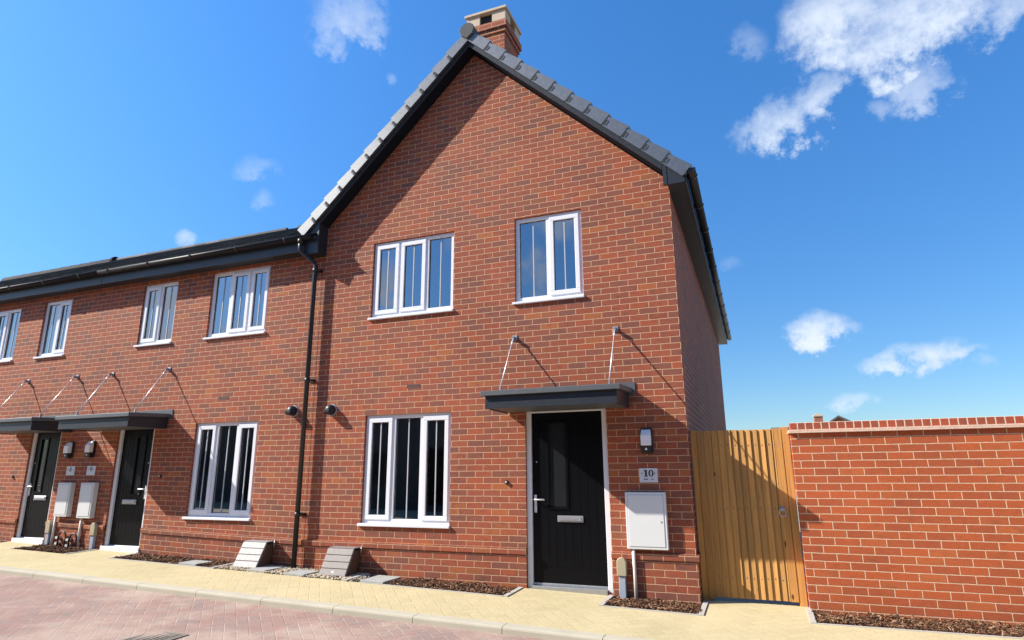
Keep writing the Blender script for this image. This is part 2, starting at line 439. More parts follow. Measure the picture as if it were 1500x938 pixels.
SASH = {'S': 1, 'F': 0}
def window(root, ox, x0, x1, z0, z1, kinds, cuts=None, handle=None):
    """uPVC window filling an opening: frame, opening sashes (S) and fixed lights (F) with a bar down each pane."""
    a, b = x0 - ox, x1 - ox; zs = z0 + .04
    fy0, fy1, fw = .035, .1, .055
    n = len(kinds); mw = .06
    cuts = cuts or [(i + 1) / n for i in range(n - 1)]
    ed = [a] + [a + (b - a) * c for c in cuts] + [b]
    f = MB()
    f.box(a, b, fy0, fy1, z1 - fw, z1); f.box(a, b, fy0, fy1, zs, zs + fw)
    f.box(a, a + fw, fy0, fy1, zs + fw, z1 - fw); f.box(b - fw, b, fy0, fy1, zs + fw, z1 - fw)
    for c in ed[1:-1]: f.box(c - mw / 2, c + mw / 2, fy0 + .001, fy1, zs + fw, z1 - fw)
    w = f.build('window', M['upvc'], root, bevel=.004)
    sl = MB(); sl.hexa([(a - .03, -.035, z0), (b + .012, -.035, z0), (b + .012, .034, z0), (a - .03, .034, z0), (a - .03, -.035, z0 + .03), (b + .012, -.035, z0 + .03), (b + .012, .034, z0 + .042), (a - .03, .034, z0 + .042)])
    sl.build('sill', M['upvc'], w, bevel=.004)
    for i, k in enumerate(kinds):
        p = ed[i] + (fw if i == 0 else mw / 2); q = ed[i + 1] - (fw if i == n - 1 else mw / 2)
        r, t = zs + fw, z1 - fw
        if k == 'S':
            s = MB(); e = .012; sw = .058; y0, y1 = fy0 - .014, fy1 - .012
            P, Q, B, Tt = p - e, q + e, r - e, t + e
            s.box(P, Q, y0, y1, Tt - sw, Tt); s.box(P, Q, y0, y1, B, B + sw)
            s.box(P, P + sw, y0, y1, B + sw, Tt - sw); s.box(Q - sw, Q, y0, y1, B + sw, Tt - sw)
            s.build('sash', M['upvc'], w, bevel=.004)
            g = (P + sw - .004, Q - sw + .004, B + sw - .004, Tt - sw + .004, .048)
            # black gasket line
            gk = MB(); o = .004; gg = (P + sw, Q - sw, B + sw, Tt - sw)
        else:
            g = (p - .004, q + .004, r - .004, t + .004, .066); gk = MB(); gg = (p, q, r, t)
        gy = g[4] - .006; o = .006
        gk.box(gg[0], gg[1], gy, gy + .008, gg[3] - o, gg[3] - .0005); gk.box(gg[0], gg[1], gy, gy + .008, gg[2] + .0005, gg[2] + o)
        gk.box(gg[0] + .0005, gg[0] + o, gy, gy + .008, gg[2] + o, gg[3] - o); gk.box(gg[1] - o, gg[1] - .0005, gy, gy + .008, gg[2] + o, gg[3] - o)
        gk.build('gasket', M['dark'], w)
        pn = MB(); pn.quad([(g[0], g[4], g[2]), (g[1], g[4], g[2]), (g[1], g[4], g[3]), (g[0], g[4], g[3])]); pn.build('glass_pane', M['glass'], w, recalc=False)
        br = MB(); c = (g[0] + g[1]) / 2; br.box(c - .0075, c + .0075, g[4] - .007, g[4] - .001, gg[2] + o, gg[3] - o); br.build('glazing_bar', M['bar'], w)
        if k == 'S' and handle is not None and i in handle:
            h = MB(); hx = (g[0] + .028) if handle[i] == 'l' else (g[1] - .028); hz = (g[2] + g[3]) / 2
            h.box(hx - .011, hx + .011, .085, .1, hz - .05, hz + .05); h.tube([(hx, .1, hz), (hx, .115, hz - .01), (hx, .118, hz - .11)], .008, 8)
            h.build('handle', M['bar'], w)
    return w

def door(root, ox, x0, x1, z0, z1, handle='l', white_step=False):
    a, b = x0 - ox, x1 - ox; fw = .062
    f = MB(); f.box(a, b, .03, .11, z1 - fw, z1); f.box(a, a + fw, .03, .11, z0, z1 - fw); f.box(b - fw, b, .03, .11, z0, z1 - fw)
    f.build('door_frame', M['upvc'], root, bevel=.004)
    th = MB(); th.box(a + fw + .001, b - fw - .001, -.014, .12, z0 - .06, z0 + .035); th.box(a + fw + .001, b - fw - .001, .055, .12, z0 + .036, z0 + .06)
    if white_step: th.box(a - .01, b + .01, -.03, .029, z0 - .06, z0 + .05)
    th.build('threshold', M['upvc'] if white_step else M['galv'], root, bevel=.003)
    p, q, r, t = a + fw + .004, b - fw - .004, z0 + .062, z1 - fw - .004
    W = q - p; H = t - r; y = .062
    gx0, gx1, gz0, gz1 = p + W * .24, p + W * .47, r + H * .435, r + H * .93
    if handle == 'r': gx0, gx1 = p + W * .50, p + W * .73
    d = MB()
    # leaf made of boards between shallow grooves, cut round the light
    nb = 7
    def leafbox(xa, xb, za, zb):
        if xb - xa > .004 and zb - za > .004: d.box(xa, xb, y, y + .044, za, zb)
    xs = [p + W * .11 + W * .78 * i / nb for i in range(nb + 1)]
    leafbox(p, xs[0] - .002, r, t); leafbox(xs[-1] + .002, q, r, t)
    leafbox(xs[0] + .0, xs[-1], r, r + H * .09)
    leafbox(xs[0] + .0, xs[-1], t - H * .03, t)
    m = .035
    for i in range(nb):
        xa, xb = xs[i] + .002, xs[i + 1] - .002
        za, zb = r + H * .09 + .003, t - H * .03 - .003
        ov = not (xb < gx0 - m or xa > gx1 + m)
        if not ov: leafbox(xa, xb, za, zb)
        else:
            leafbox(xa, xb, za, gz0 - m); leafbox(xa, xb, gz1 + m, zb)
            if xa < gx0 - m: leafbox(xa, gx0 - m, gz0 - m, gz1 + m)
            if xb > gx1 + m: leafbox(gx1 + m, xb, gz0 - m, gz1 + m)
    d.box(p + .002, gx0 - m - .001, y + .0035, y + .04, r + .002, t - .002); d.box(gx1 + m + .001, q - .002, y + .0035, y + .04, r + .002, t - .002)
    d.box(gx0 - m - .001, gx1 + m + .001, y + .0035, y + .04, r + .002, gz0 - m); d.box(gx0 - m - .001, gx1 + m + .001, y + .0035, y + .04, gz1 + m, t - .002)
    leaf = d.build('door', M['door'], root)
    e = MB()
    for (xa, xb, za, zb) in ((gx0 - m, gx1 + m, gz1, gz1 + m), (gx0 - m, gx1 + m, gz0 - m, gz0), (gx0 - m, gx0, gz0, gz1), (gx1, gx1 + m, gz0, gz1)): e.box(xa, xb, y - .012, y + .04, za, zb)
    e.build('glazing_bead', M['door'], leaf, bevel=.006)
    g = MB(); g.quad([(gx0, y + .012, gz0), (gx1, y + .012, gz0), (gx1, y + .012, gz1), (gx0, y + .012, gz1)]); g.build('glass_pane', M['door_glass'], leaf, recalc=False)
    lp = MB(); cx = (p + q) / 2 + (.02 if handle == 'l' else -.02); lz = r + H * .365
    lp.box(cx - .155, cx + .155, y - .014, y + .0, lz - .036, lz + .036); lp.box(cx - .135, cx + .135, y - .022, y - .013, lz - .022, lz + .024)
    lp.build('letter_plate', M['galv'], leaf, bevel=.004)
    hx = p + .035 if handle == 'l' else q - .035; hz = r + H * .475; sg = 1 if handle == 'l' else -1
    h = MB(); h.box(hx - .016, hx + .016, y - .012, y, hz - .15, hz + .055); h.tube([(hx, y, hz), (hx, y - .045, hz), (hx + sg * .015, y - .052, hz), (hx + sg * .125, y - .05, hz)], .010, 10)
    h.tube([(hx, y - .008, hz - .085), (hx, y - .02, hz - .085)], .012, 10)
    h.build('handle', M['steel'], leaf, bevel=.002)
    sp = MB(); sp.tube([(hx + sg * .02, y, r + H * .70), (hx + sg * .02, y - .008, r + H * .70)], .008, 8); sp.build('lock', M['steel'], leaf)

def air_brick(root, ox, x, z, mat, w=.21, h=.062):
    m = MB(); m.box(x - ox, x - ox + w, -.003, .02, z, z + .008); m.box(x - ox, x - ox + w, -.003, .02, z + h - .008, z + h)
    n = 4
    for i in range(1, n): zz = z + h * i / n; m.box(x - ox + .004, x - ox + w - .004, -.003, .02, zz - .004, zz + .004)
    m.box(x - ox, x - ox + .006, -.003, .02, z + .008, z + h - .008); m.box(x - ox + w - .006, x - ox + w, -.003, .02, z + .008, z + h - .008)
    v = m.build('air_brick', mat, root); k = MB(); k.box(x - ox + .006, x - ox + w - .006, -.0012, .01, z + .006, z + h - .006); k.build('vent_opening', M['dark'], v)

def plinth(root, ox, X0, X1, z, holes, slope=0, ends=False, xref=0):
    """Projecting course of bricks above a slightly proud plinth, broken at the doors."""
    segs, cur = [], X0
    for a, b in sorted(holes):
        if a > cur: segs.append((cur, a))
        cur = b
    if cur < X1: segs.append((cur, X1))
    out = []
    for a, b in segs:
        m = MB(); b2 = MB(); out.append((m, b2))
        n = max(1, int((b - a) / 1.0)); s = span(a, b, n)
        for p, q in zip(s, s[1:]):
            zp, zq = z + slope * (p - xref), z + slope * (q - xref)
            P, Q = p - ox, q - ox
            m.hexa([(P, -.03, zp), (Q, -.03, zq), (Q, .02, zq), (P, .02, zp), (P, -.03, zp + .066), (Q, -.03, zq + .066), (Q, .02, zq + .076), (P, .02, zp + .076)])
            b2.hexa([(P, -.012, -.3), (Q, -.012, -.3), (Q, .01, -.3), (P, .01, -.3), (P, -.012, zp - .001), (Q, -.012, zq - .001), (Q, .01, zq - .001), (P, .01, zp - .001)])
    return out

def half_round(mb, p0, p1, r, up=True, wall=.004, n=8, mi=None, side=None):
    """Open half-round channel between two points (axis along x or y)."""
    p0, p1 = Vector(p0), Vector(p1); t = (p1 - p0).normalized(); s = t.cross(Vector((0, 0, 1))).normalized()
    R0 = []; 
    for P in (p0, p1):
        out = [P + s * (r * math.cos(a)) + Vector((0, 0, -r * math.sin(a))) for a in [math.pi * k / n for k in range(n + 1)]]
        inn = [P + s * ((r - wall) * math.cos(a)) + Vector((0, 0, -(r - wall) * math.sin(a))) for a in [math.pi * k / n for k in range(n + 1)]][::-1]
        R0.append([mb.bm.verts.new(q) for q in out + inn])
    A, B = R0; N = len(A)
    for i in range(N):
        f = mb.bm.faces.new([A[i], A[(i + 1) % N], B[(i + 1) % N], B[i]]); f.smooth = i not in (n, N - 1)
    # stop ends
    mb.bm.faces.new(A[:n + 1]); mb.bm.faces.new(B[:n + 1][::-1])

def tiled_slope(mb, x0, x1, y0, z0, y1, z1, gauge=.3, tw=.3, lift=.0, axis='x'):
    """Flat interlocking tiles laid in broken bond from the eave (y0,z0) up to the ridge (y1,z1), running along x."""
    L = math.hypot(y1 - y0, z1 - z0); ey, ez = (y1 - y0) / L, (z1 - z0) / L; ny, nz = -ez, ey
    n = int(L / gauge)
    for i in range(n + 1):
        s0, s1 = i * gauge - .0, min((i + 1) * gauge + .06, L)
        if s1 - s0 < .08: continue
        x = x0 - (tw / 2 if i % 2 else 0)
        while x < x1:
            a, b = max(x + .004, x0), min(x + tw - .004, x1); x += tw
            if b - a < .03: continue
            j = random.uniform(-.002, .002); lo, hi = .024 + j, .012 + j; th = .011
            def P(xx, s, h): return (xx, y0 + ey * s + ny * h, z0 + ez * s + nz * h) if axis == 'x' else (y0 + ey * s + ny * h, xx, z0 + ez * s + nz * h)
            mb.hexa([P(a, s0, lo - th), P(b, s0, lo - th), P(b, s1, hi - th), P(a, s1, hi - th), P(a, s0, lo), P(b, s0, lo), P(b, s1, hi), P(a, s1, hi)])

# ------------------------------------------------------------------ number 10, the gabled end house
HW = 5.13; XC = -2.655; PITCH = .95; DEPTH = 10.0; WR = -XC; WL = HW + XC   # wall widths right and left of the ridge
OV = .2                      # overhang at eaves and gable
h10 = thing('gabled_house', 'tall brick end house with steep gable, chimney and black door numbered 10', 'house', (XC, 0, 0), 'brick terraced houses')
ox = XC
holesA = [(-4.245, -2.94, .645, 2.085), (-4.245, -2.94, 3.425, 4.585), (-2.04, -1.125, 3.42, 4.615), (-1.92, -.91, .012, 2.085)]
w = MB()
ZE = 4.80; AP = 7.325; ZL = AP - .975 * WL
facade(w, -HW, 0, -.3, ZE, holesA, ox)
w.quad([(-HW - ox, 0, ZE), (0 - ox, 0, ZE), (XC - ox, 0, AP), (-HW - ox, 0, ZL)], 0); w.quad([(0 - ox, T, ZE), (-HW - ox, T, ZE), (-HW - ox, T, ZL), (XC - ox, T, AP)], 1)
side_wall(w, 0 - ox, -1, -.3, ZE, 0, DEPTH); side_wall(w, -HW - ox, 1, -.3, ZE, 0, DEPTH)
w.quad([(-HW - ox, DEPTH, -.3), (-ox, DEPTH, -.3), (-ox, DEPTH, ZE), (-HW - ox, DEPTH, ZE)], 0); w.quad([(-HW - ox, DEPTH, ZE), (-ox, DEPTH, ZE), (0, DEPTH, AP)], 0)
w.quad([(-HW - ox, DEPTH - T, -.3), (-ox, DEPTH - T, -.3), (-ox, DEPTH - T, ZE), (-HW - ox, DEPTH - T, ZE)], 1)
w.build('wall', [M['brick'], M['plaster']], h10, off=(XC, 0, 0), recalc=False)
fl = MB()
for z0, z1 in ((-.28, -.02), (2.45, 2.7), (4.9, 4.95)): fl.box(-HW - ox + .31, -ox - .31, .31, DEPTH - .31, z0, z1)
fl.box(-HW - ox + .31, -ox - .31, 4.2, 4.3, 0, 4.9); fl.box(-2.35 - ox, -2.25 - ox, .31, 4.2, 0, 4.9)
fl.build('floor', M['plaster'], h10)
segs10 = plinth(h10, ox, -HW, 0, .383, [(-1.92, -.91)]); bandm, plm = segs10[-1]
# return of the band down the side
bandm.hexa([(-ox, -.03, .383), (-ox + .03, -.03, .383), (-ox + .03, DEPTH, .383), (-ox, DEPTH, .383), (-ox, -.03, .449), (-ox + .03, -.03, .449), (-ox + .02, DEPTH, .459), (-ox, DEPTH, .459)])
plm.box(-ox + .001, -ox + .012, -.012, DEPTH, -.3, .381)
for q, r_ in segs10: q.build('plinth_course', M['brick'], h10, off=(XC, 0, 0)); r_.build('plinth', M['brick'], h10, off=(XC, 0, 0))
window(h10, ox, *holesA[0], 'SFS', handle={2: 'l'}); window(h10, ox, *holesA[1], 'SSF', handle={1: 'l'}); window(h10, ox, *holesA[2], 'FS', handle={1: 'l'})
door(h10, ox, *holesA[3], 'l')
air_brick(h10, ox, -2.725, .045, M['terracotta']); air_brick(h10, ox, -.72, .045, M['terracotta'])
air_brick(h10, ox, -3.61, 2.425, M['louvre'], .2, .05)
# roof: two slopes; the underside line runs parallel to the bricks' rake
m_ = PITCH; cs = 1 / math.hypot(1, m_); RB = 7.36           # underside apex at the gable
HALF = {1: WR + .19, -1: 2.70}; MS = {1: .95, -1: .975}
rf = MB()
for sg in (1, -1):
    half = HALF[sg]; m_ = MS[sg]
    zr, ze = RB + .11, RB + .11 - m_ * half
    rf.hexa([(0, -OV + .02, zr - .06), (sg * half, -OV + .02, ze - .06), (sg * half, DEPTH + OV, ze - .06), (0, DEPTH + OV, zr - .06),
             (0, -OV + .02, zr + .02), (sg * half, -OV + .02, ze + .02), (sg * half, DEPTH + OV, ze + .02), (0, DEPTH + OV, zr + .02)])
    tiled_slope(rf, -OV + .09, DEPTH + OV, sg * (half + .03), ze + .04, 0, zr + .07, axis='y')
roof10 = rf.build('roof', M['tile'], h10)
# angular ridge tiles
def ridge_run(root, p0, axis, length, r=.125, step=.45, mat='tile', name='ridge_tile'):
    mb = MB(); n = int(length / step)
    prof = [(-r * 1.15, -.09), (-r * .95, .0), (-r * .55, r * .62), (0, r * .86), (r * .55, r * .62), (r * .95, 0), (r * 1.15, -.09)]
    for i in range(n):
        k0, k1 = 1.0, .93
        A = [(a * k0, b * k0 + .004) for a, b in prof]; B = [(a * k1, b * k1) for a, b in prof]
        s0, s1 = i * step, (i + 1) * step + .02
        def P(q, s): return (p0[0] + q[0], p0[1] + s, p0[2] + q[1]) if axis == 'y' else (p0[0] + s, p0[1] + q[0], p0[2] + q[1])
        VA = [mb.bm.verts.new(P(q, s0)) for q in A]; VB = [mb.bm.verts.new(P(q, s1)) for q in B]
        for k in range(len(A) - 1): mb.bm.faces.new([VA[k], VA[k + 1], VB[k + 1], VB[k]])
        mb.bm.faces.new(VA); mb.bm.faces.new(VB)
    return mb.build(name, M[mat], root)
ridge_run(roof10, (0, -.1, RB + .23), 'y', DEPTH + .2, mat='verge')
rc = MB(); R0 = .118
rc.prism([(R0 * math.cos(a), R0 * math.sin(a) * 1.0 + .0) for a in [R(-42), R(0), R(36), R(68), R(90), R(112), R(144), R(180), R(222)]] + [(0, -.145)], 'y', -OV - .075, -OV + .1)
o = rc.build('ridge_end_cap', M['ridge_cap'], roof10, bevel=.006, seg=1); o.location = (0, 0, RB + .20)
# dry verge units, each lapping the one below
NV = 12
for sg in (1, -1):
    half = HALF[sg]; m_ = MS[sg]; cs = 1 / math.hypot(1, m_); slopeL = half * math.hypot(1, m_) + .03
    ex, ez = -sg * cs, m_ * cs                     # up the slope
    nx, nz = sg * m_ * cs, cs
    bx, bz = sg * (half + .015), RB + .09 - m_ * (half + .015)
    stp = (slopeL - .06) / NV
    for i in range(NV):
        v = MB(); s0, s1 = i * stp, (i + 1) * stp + .03
        def P(s, y, h): return (bx + ex * s + nx * h, y, bz + ez * s + nz * h)
        t0, t1 = .142, .112; b0, b1 = -.032, -.032; f0, f1 = -OV - .047, -OV - .041
        v.hexa([P(s0, f0, b0), P(s1, f1, b1), P(s1, -OV + .02, b1), P(s0, -OV + .02, b0), P(s0, f0, t0 - .012), P(s1, f1, t1 - .012), P(s1, -OV + .02, t1 - .012), P(s0, -OV + .02, t0 - .012)])
        v.hexa([P(s0, f0 + .012, t0 - .012), P(s1, f1 + .012, t1 - .012), P(s1, -OV + .1, t1 - .012), P(s0, -OV + .1, t0 - .012), P(s0, f0 + .012, t0), P(s1, f1 + .012, t1), P(s1, -OV + .1, t1), P(s0, -OV + .1, t0)])
    # clip slot at the upper end
        def slot(sa, sb, ha, hb, mi): v.hexa([P(sa, f1 - .007, ha), P(sb, f1 - .007, ha), P(sb, f1 + .01, ha), P(sa, f1 + .01, ha), P(sa, f1 - .007, hb), P(sb, f1 - .007, hb), P(sb, f1 + .01, hb), P(sa, f1 + .01, hb)], mi)
        if i < NV - 1: slot(s1 - .066, s1 - .032, -.02, .06, 1); slot(s1 - .088, s1 - .07, -.012, .055, 2)
        v.build('verge_tile', [M['verge'], M['dark'], M['lead']], roof10)
# bargeboards under the verge
for sg in (1, -1):
    bb = MB()
    xo = WR - .05 if sg > 0 else WL + .10
    m_ = MS[sg]
    def L(x, h): return RB - m_ * abs(x) + h
    bb.hexa([(0, -OV, L(0, -.025)), (sg * xo, -OV, L(xo, -.025)), (sg * xo, -OV + .022, L(xo, -.025)), (0, -OV + .022, L(0, -.025)),
             (0, -OV, L(0, .12)), (sg * xo, -OV, L(xo, .12)), (sg * xo, -OV + .022, L(xo, .12)), (0, -OV + .022, L(0, .12))])
    bb.build('bargeboard', M['anthracite'], h10)
    bb = MB()
    bb.hexa([(0, -OV + .023, L(0, -.02)), (sg * xo, -OV + .023, L(xo, -.02)), (sg * xo, -.002, L(xo, -.02)), (0, -.002, L(0, -.02)),
             (0, -OV + .023, L(0, -.01)), (sg * xo, -OV + .023, L(xo, -.01)), (sg * xo, -.002, L(xo, -.01)), (0, -.002, L(0, -.01))])
    bb.build('gable_soffit', M['ridge_dark'], h10)
# boxed eaves: end boxes, soffit and fascia down the right-hand side
SOF = 4.65
for sg in (1, -1):
    e = MB(); xi, xo = (WR - .045, WR + .2) if sg > 0 else (WL - .04, 2.70)
    m_ = MS[sg]; zl = lambda x: RB - m_ * x + .1
    if sg > 0: poly = [(xi, SOF), (xo, SOF), (xo, zl(xo)), (xi, zl(xi))]
    else: poly = [(-xo + .0, 4.50), (-xi + .0, 4.50), (-xi, zl(xi)), (-xo, zl(xo))]
    e.prism(poly, 'y', -OV - .004, -OV + .02)
    if sg > 0: e.box(xi + .0, xi + .045, -OV - .009, -OV + .0, SOF, zl(xi) - .02); e.box(xo - .022, xo + .004, -OV - .009, -OV, SOF, zl(xo) - .03)
    else: e.box(-xi - .02, -xi, -OV + .021, -.002, 4.50, zl(xi) - .1); e.box(-xo, -xi - .021, -OV + .021, -.002, 4.50, 4.515)
    e.build('eaves_box', M['anthracite'], h10)
sf = MB(); sf.box(WR + .001, WR + .2, -OV + .021, DEPTH + OV, SOF, SOF + .012); sf.build('soffit', M['anthracite'], h10)
fs = MB(); fs.box(WR + .201, WR + .221, -OV, DEPTH + OV, SOF - .012, SOF + .2); fs.build('fascia', M['anthracite'], h10, bevel=.003)
GX, GZ = WR + .28, 4.80
g = MB(); half_round(g, (GX, -OV - .03, GZ), (GX, DEPTH + OV, GZ), .056); gut = g.build('gutter', M['black'], h10)
y = -.05
while y < DEPTH:
    b = MB()
    for a0, a1 in zip(range(0, 180, 20), range(20, 200, 20)):
        A, B = R(a0), R(a1)
        for r0, r1 in ((.055, .066),):
            b.hexa([(GX + r * math.cos(q), yy, GZ - r * math.sin(q) + .004) for yy in (y, y + .035) for r, q in ((r0, A), (r1, A), (r1, B), (r0, B))])
    b.build('gutter_bracket', M['black'], gut); y += .92
# chimney: corbelled stack, buff surround with openings, thin cap
ch = MB(); cx0, cx1, cy0, cy1 = -3.01 - ox, -2.385 - ox, .53, 1.14
ch.box(cx0, cx1, cy0, cy1, 6.6, 8.06); ch.box(cx0 - .02, cx1 + .02, cy0 - .02, cy1 + .02, 8.061, 8.135); ch.box(cx0 - .045, cx1 + .045, cy0 - .045, cy1 + .045, 8.136, 8.255)
chim = ch.build('chimney', M['brick'], h10, off=(XC, 0, 0))
cp = MB(); a0, a1, b0, b1 = cx0 - .02, cx1 + .02, cy0 - .02, cy1 + .02; z0, z1 = 8.256, 8.455
W = a1 - a0; D = b1 - b0
for (p, q) in ((0, .34), (.66, 1)):
    cp.box(a0 + W * p, a0 + W * q, b0, b0 + .06, z0, z1); cp.box(a0 + W * p, a0 + W * q, b1 - .06, b1, z0, z1)
    cp.box(a0, a0 + .06, b0 + .061 if p == 0 else b0 + D * p, b0 + D * q if p == 0 else b1 - .061, z0, z1)
    cp.box(a1 - .06, a1, b0 + .061 if p == 0 else b0 + D * p, b0 + D * q if p == 0 else b1 - .061, z0, z1)
cp.box(a0, a1, b0 + .001, b1, z0 - .0, z0 + .02); cp.build('chimney_surround', M['buff'], chim)
cc = MB(); cc.box(a0 - .03, a1 + .03, b0 - .03, b1 + .03, z1 + .001, z1 + .05); cc.build('chimney_cap', M['buff'], chim, bevel=.006)
lv = MB(); lv.box(a0 + .08, a1 - .08, b0 + .05, b1 - .08, z0 + .02, z1); lv.build('chimney_opening', M['dark'], chim)

# ------------------------------------------------------------------ the two lower terraced houses to the left
ZH, ZR, YR = 4.56, 7.42, 4.6         # soffit, ridge height and ridge depth
def zb(x): return .405 - .0243 * (x + 5.13) if x < -5.13 else .405
def warpL(x, z):
    if z >= 2.085: return z
    return .405 + (z - zb(x)) * (1.68 / (2.085 - zb(x)))
def terrace(name, label, X0, X1, holes, kinds, doorh, handles, vents):
    c = (X0 + X1) / 2
    h = thing(name, label, 'house', (c, 0, 0), 'brick terraced houses')
    m = MB(); ex = span(X0, X1, 9)
    facade(m, X0, X1, -.3, 4.72, holes, c, ex, (.4, 1.2, 2.085))
    side_wall(m, X1 - c, -1, -.3, 4.72, 0, 9.2); side_wall(m, X0 - c, 1, -.3, 4.72, 0, 9.2)
    m.quad([(X0 - c, 9.2, -.3), (X1 - c, 9.2, -.3), (X1 - c, 9.2, 4.72), (X0 - c, 9.2, 4.72)], 0)
    m.quad([(X0 - c, 8.9, -.3), (X1 - c, 8.9, -.3), (X1 - c, 8.9, 4.72), (X0 - c, 8.9, 4.72)], 1)
    m.build('wall', [M['brick'], M['plaster']], h, off=(c, 0, 0), warp=warpL, recalc=False)
    f = MB()
    for z0, z1 in ((-.28, .0), (2.45, 2.7), (4.73, 4.78)): f.box(X0 - c + .31, X1 - c - .31, .31, 8.8, z0, z1)
    f.box(X0 - c + .31, X1 - c - .31, 4.2, 4.3, .01, 4.72); f.box(-.05, .05, .31, 4.2, .01, 4.72)
    f.build('floor', M['plaster'], h)
    sg = plinth(h, c, X0, X1, .383, [(q[0], q[1]) for q in holes if q[2] < .4], -.0243, xref=-5.13)
    for b1, b2 in sg: b1.build('plinth_course', M['brick'], h, off=(c, 0, 0), warp=warpL); b2.build('plinth', M['brick'], h, off=(c, 0, 0), warp=warpL)
    for q, k, hd in zip(holes, kinds, handles):
        if k == 'D': door(h, c, *q, doorh, True)
        else: window(h, c, *q, k, handle=hd)
    for (vx, vz, vm) in vents: air_brick(h, c, vx, vz, vm, .2, .05)
    # roof
    r = MB(); z0 = ZH + .2; y0 = -OV - .03
    for s in (0, 1):
        ye, yr = (y0, YR) if s == 0 else (2 * YR - y0, YR)
        r.hexa([(X0 - c, ye, z0 - .05), (X1 - c, ye, z0 - .05), (X1 - c, yr, ZR - .05), (X0 - c, yr, ZR - .05), (X0 - c, ye, z0), (X1 - c, ye, z0), (X1 - c, yr, ZR), (X0 - c, yr, ZR)])
    tiled_slope(r, X0 - c, X1 - c, y0 - .03, z0 + .005, YR, ZR + .01)
    rr = r.build('roof', M['tile'], h)
    ridge_run(rr, (X0 - c, YR, ZR + .035), 'x', X1 - X0, r=.06)
    s = MB(); s.box(X0 - c, X1 - c, -OV + .021, -.001, ZH, ZH + .012); s.build('soffit', M['anthracite'], h)
    s = MB(); s.box(X0 - c, X1 - c, -OV, -OV + .02, ZH - .005, ZH + .2); s.build('fascia', M['anthracite'], h, bevel=.003)
    return h, c
def gutter(h, c, X0, X1, unions):
    g = MB(); yg, zg = -OV - .062, ZH + .2
    half_round(g, (X0 - c, yg, zg), (X1 - c, yg, zg), .056); gt = g.build('gutter', M['gutter'], h)
    x = X1 - .5
    while x > X0:
        b = MB(); wd = .035
        for a0 in range(0, 180, 20):
            A, B = R(a0), R(a0 + 20)
            b.hexa([(xx - c, yg - r * math.cos(q), zg - r * math.sin(q) + .004) for xx in (x, x + wd) for r, q in ((.055, A), (.067, A), (.067, B), (.055, B))])
        b.build('gutter_bracket', M['black'], gt); x -= .95
XB1 = -9.69; XC1 = -16.4
holesB = [(-7.335, -6.10, .67, 2.085), (-7.335, -6.14, 3.40, 4.515), (-8.88, -8.09, 3.40, 4.485), (-9.01, -8.19, .19, 2.10)]
hB, cB = terrace('terraced_house', 'middle brick terraced house between the downpipe and the far left house', XB1, -5.137, holesB, ['SFS', 'FSS', 'SF', 'D'], 'r',
    [{2: 'l'}, {2: 'l'}, {}, None], [(-6.93, 2.425, M['louvre']), (-7.75, .165, M['louvre'])])
gutter(hB, cB, XB1, -5.137 - .02, ())
holesC = [(-11.44, -10.69, 3.385, 4.46), (-12.9, -12.12, 3.385, 4.43), (-11.165, -10.39, .245, 2.115), (-13.6, -12.3, .75, 2.085)]
hC, cC = terrace('terraced_house', 'far left brick terraced house with the leftmost black door', XC1, XB1 - .005, holesC, ['FS', 'SF', 'D', 'SFS'], 'l', [{}, {}, None, {}], [])
gutter(hC, cC, XC1, XB1, ())
# the next house up the row: only its higher ridge shows above the lower roof
hD, cD = terrace('terraced_house', 'farthest house of the row, only its higher dark ridge showing', -21.4, XC1 - .005, [(-18.5, -17.3, 3.385, 4.46)], ['SF'], 'l', [{}], [])
gutter(hD, cD, -21.4, XC1, ())
rD = [o for o in kids(hD) if o.name.startswith('roof')][0]
ridge_run(rD, (-21.4 - cD, YR, ZR + .0), 'x', 4.95, r=.14, mat='ridge_dark')
rc = MB(); rc.prism([(YR + .14 * math.cos(a), ZR + .14 * math.sin(a)) for a in [R(q) for q in range(-40, 230, 22)]], 'x', 2.44, 2.56)
rc.build('ridge_end_cap', M['ridge_dark'], rD, bevel=.01)

# ------------------------------------------------------------------ things fixed to or standing by the houses
# downpipe
dp = thing('downpipe', 'black round downpipe running down the wall between the gabled house and its neighbour', 'downpipe', (-5.205, 0, gw(-5.2)))
b0 = gw(-5.2); py = -.085
p = MB(); yg = -OV - .062
p.tube([(-.16, yg, ZH + .16 - b0), (-.16, yg, ZH + .03 - b0), (-.15, yg + .01, ZH - .02 - b0), (-.02, py - .01, ZH - .17 - b0), (0, py, ZH - .22 - b0), (0, py, -.03)], .034, 14)
pp = p.build('pipe', M['black'], dp)
for z in (4.27, 2.62, .78):
    c = MB(); c.tube([(0, py, z - .03 - b0), (0, py, z + .03 - b0)], .0385, 14); c.box(-.03, .075, -.02, -.002, z - .018 - b0, z + .018 - b0); c.tube([(.02, py, z - b0), (.055, -.02, z - b0)], .012, 8)
    c.build('pipe_clip', M['black'], dp)
c = MB(); c.tube([(-.16, yg, ZH + .10 - b0), (-.16, yg, ZH + .17 - b0)], .046, 14); c.build('outlet', M['black'], dp)

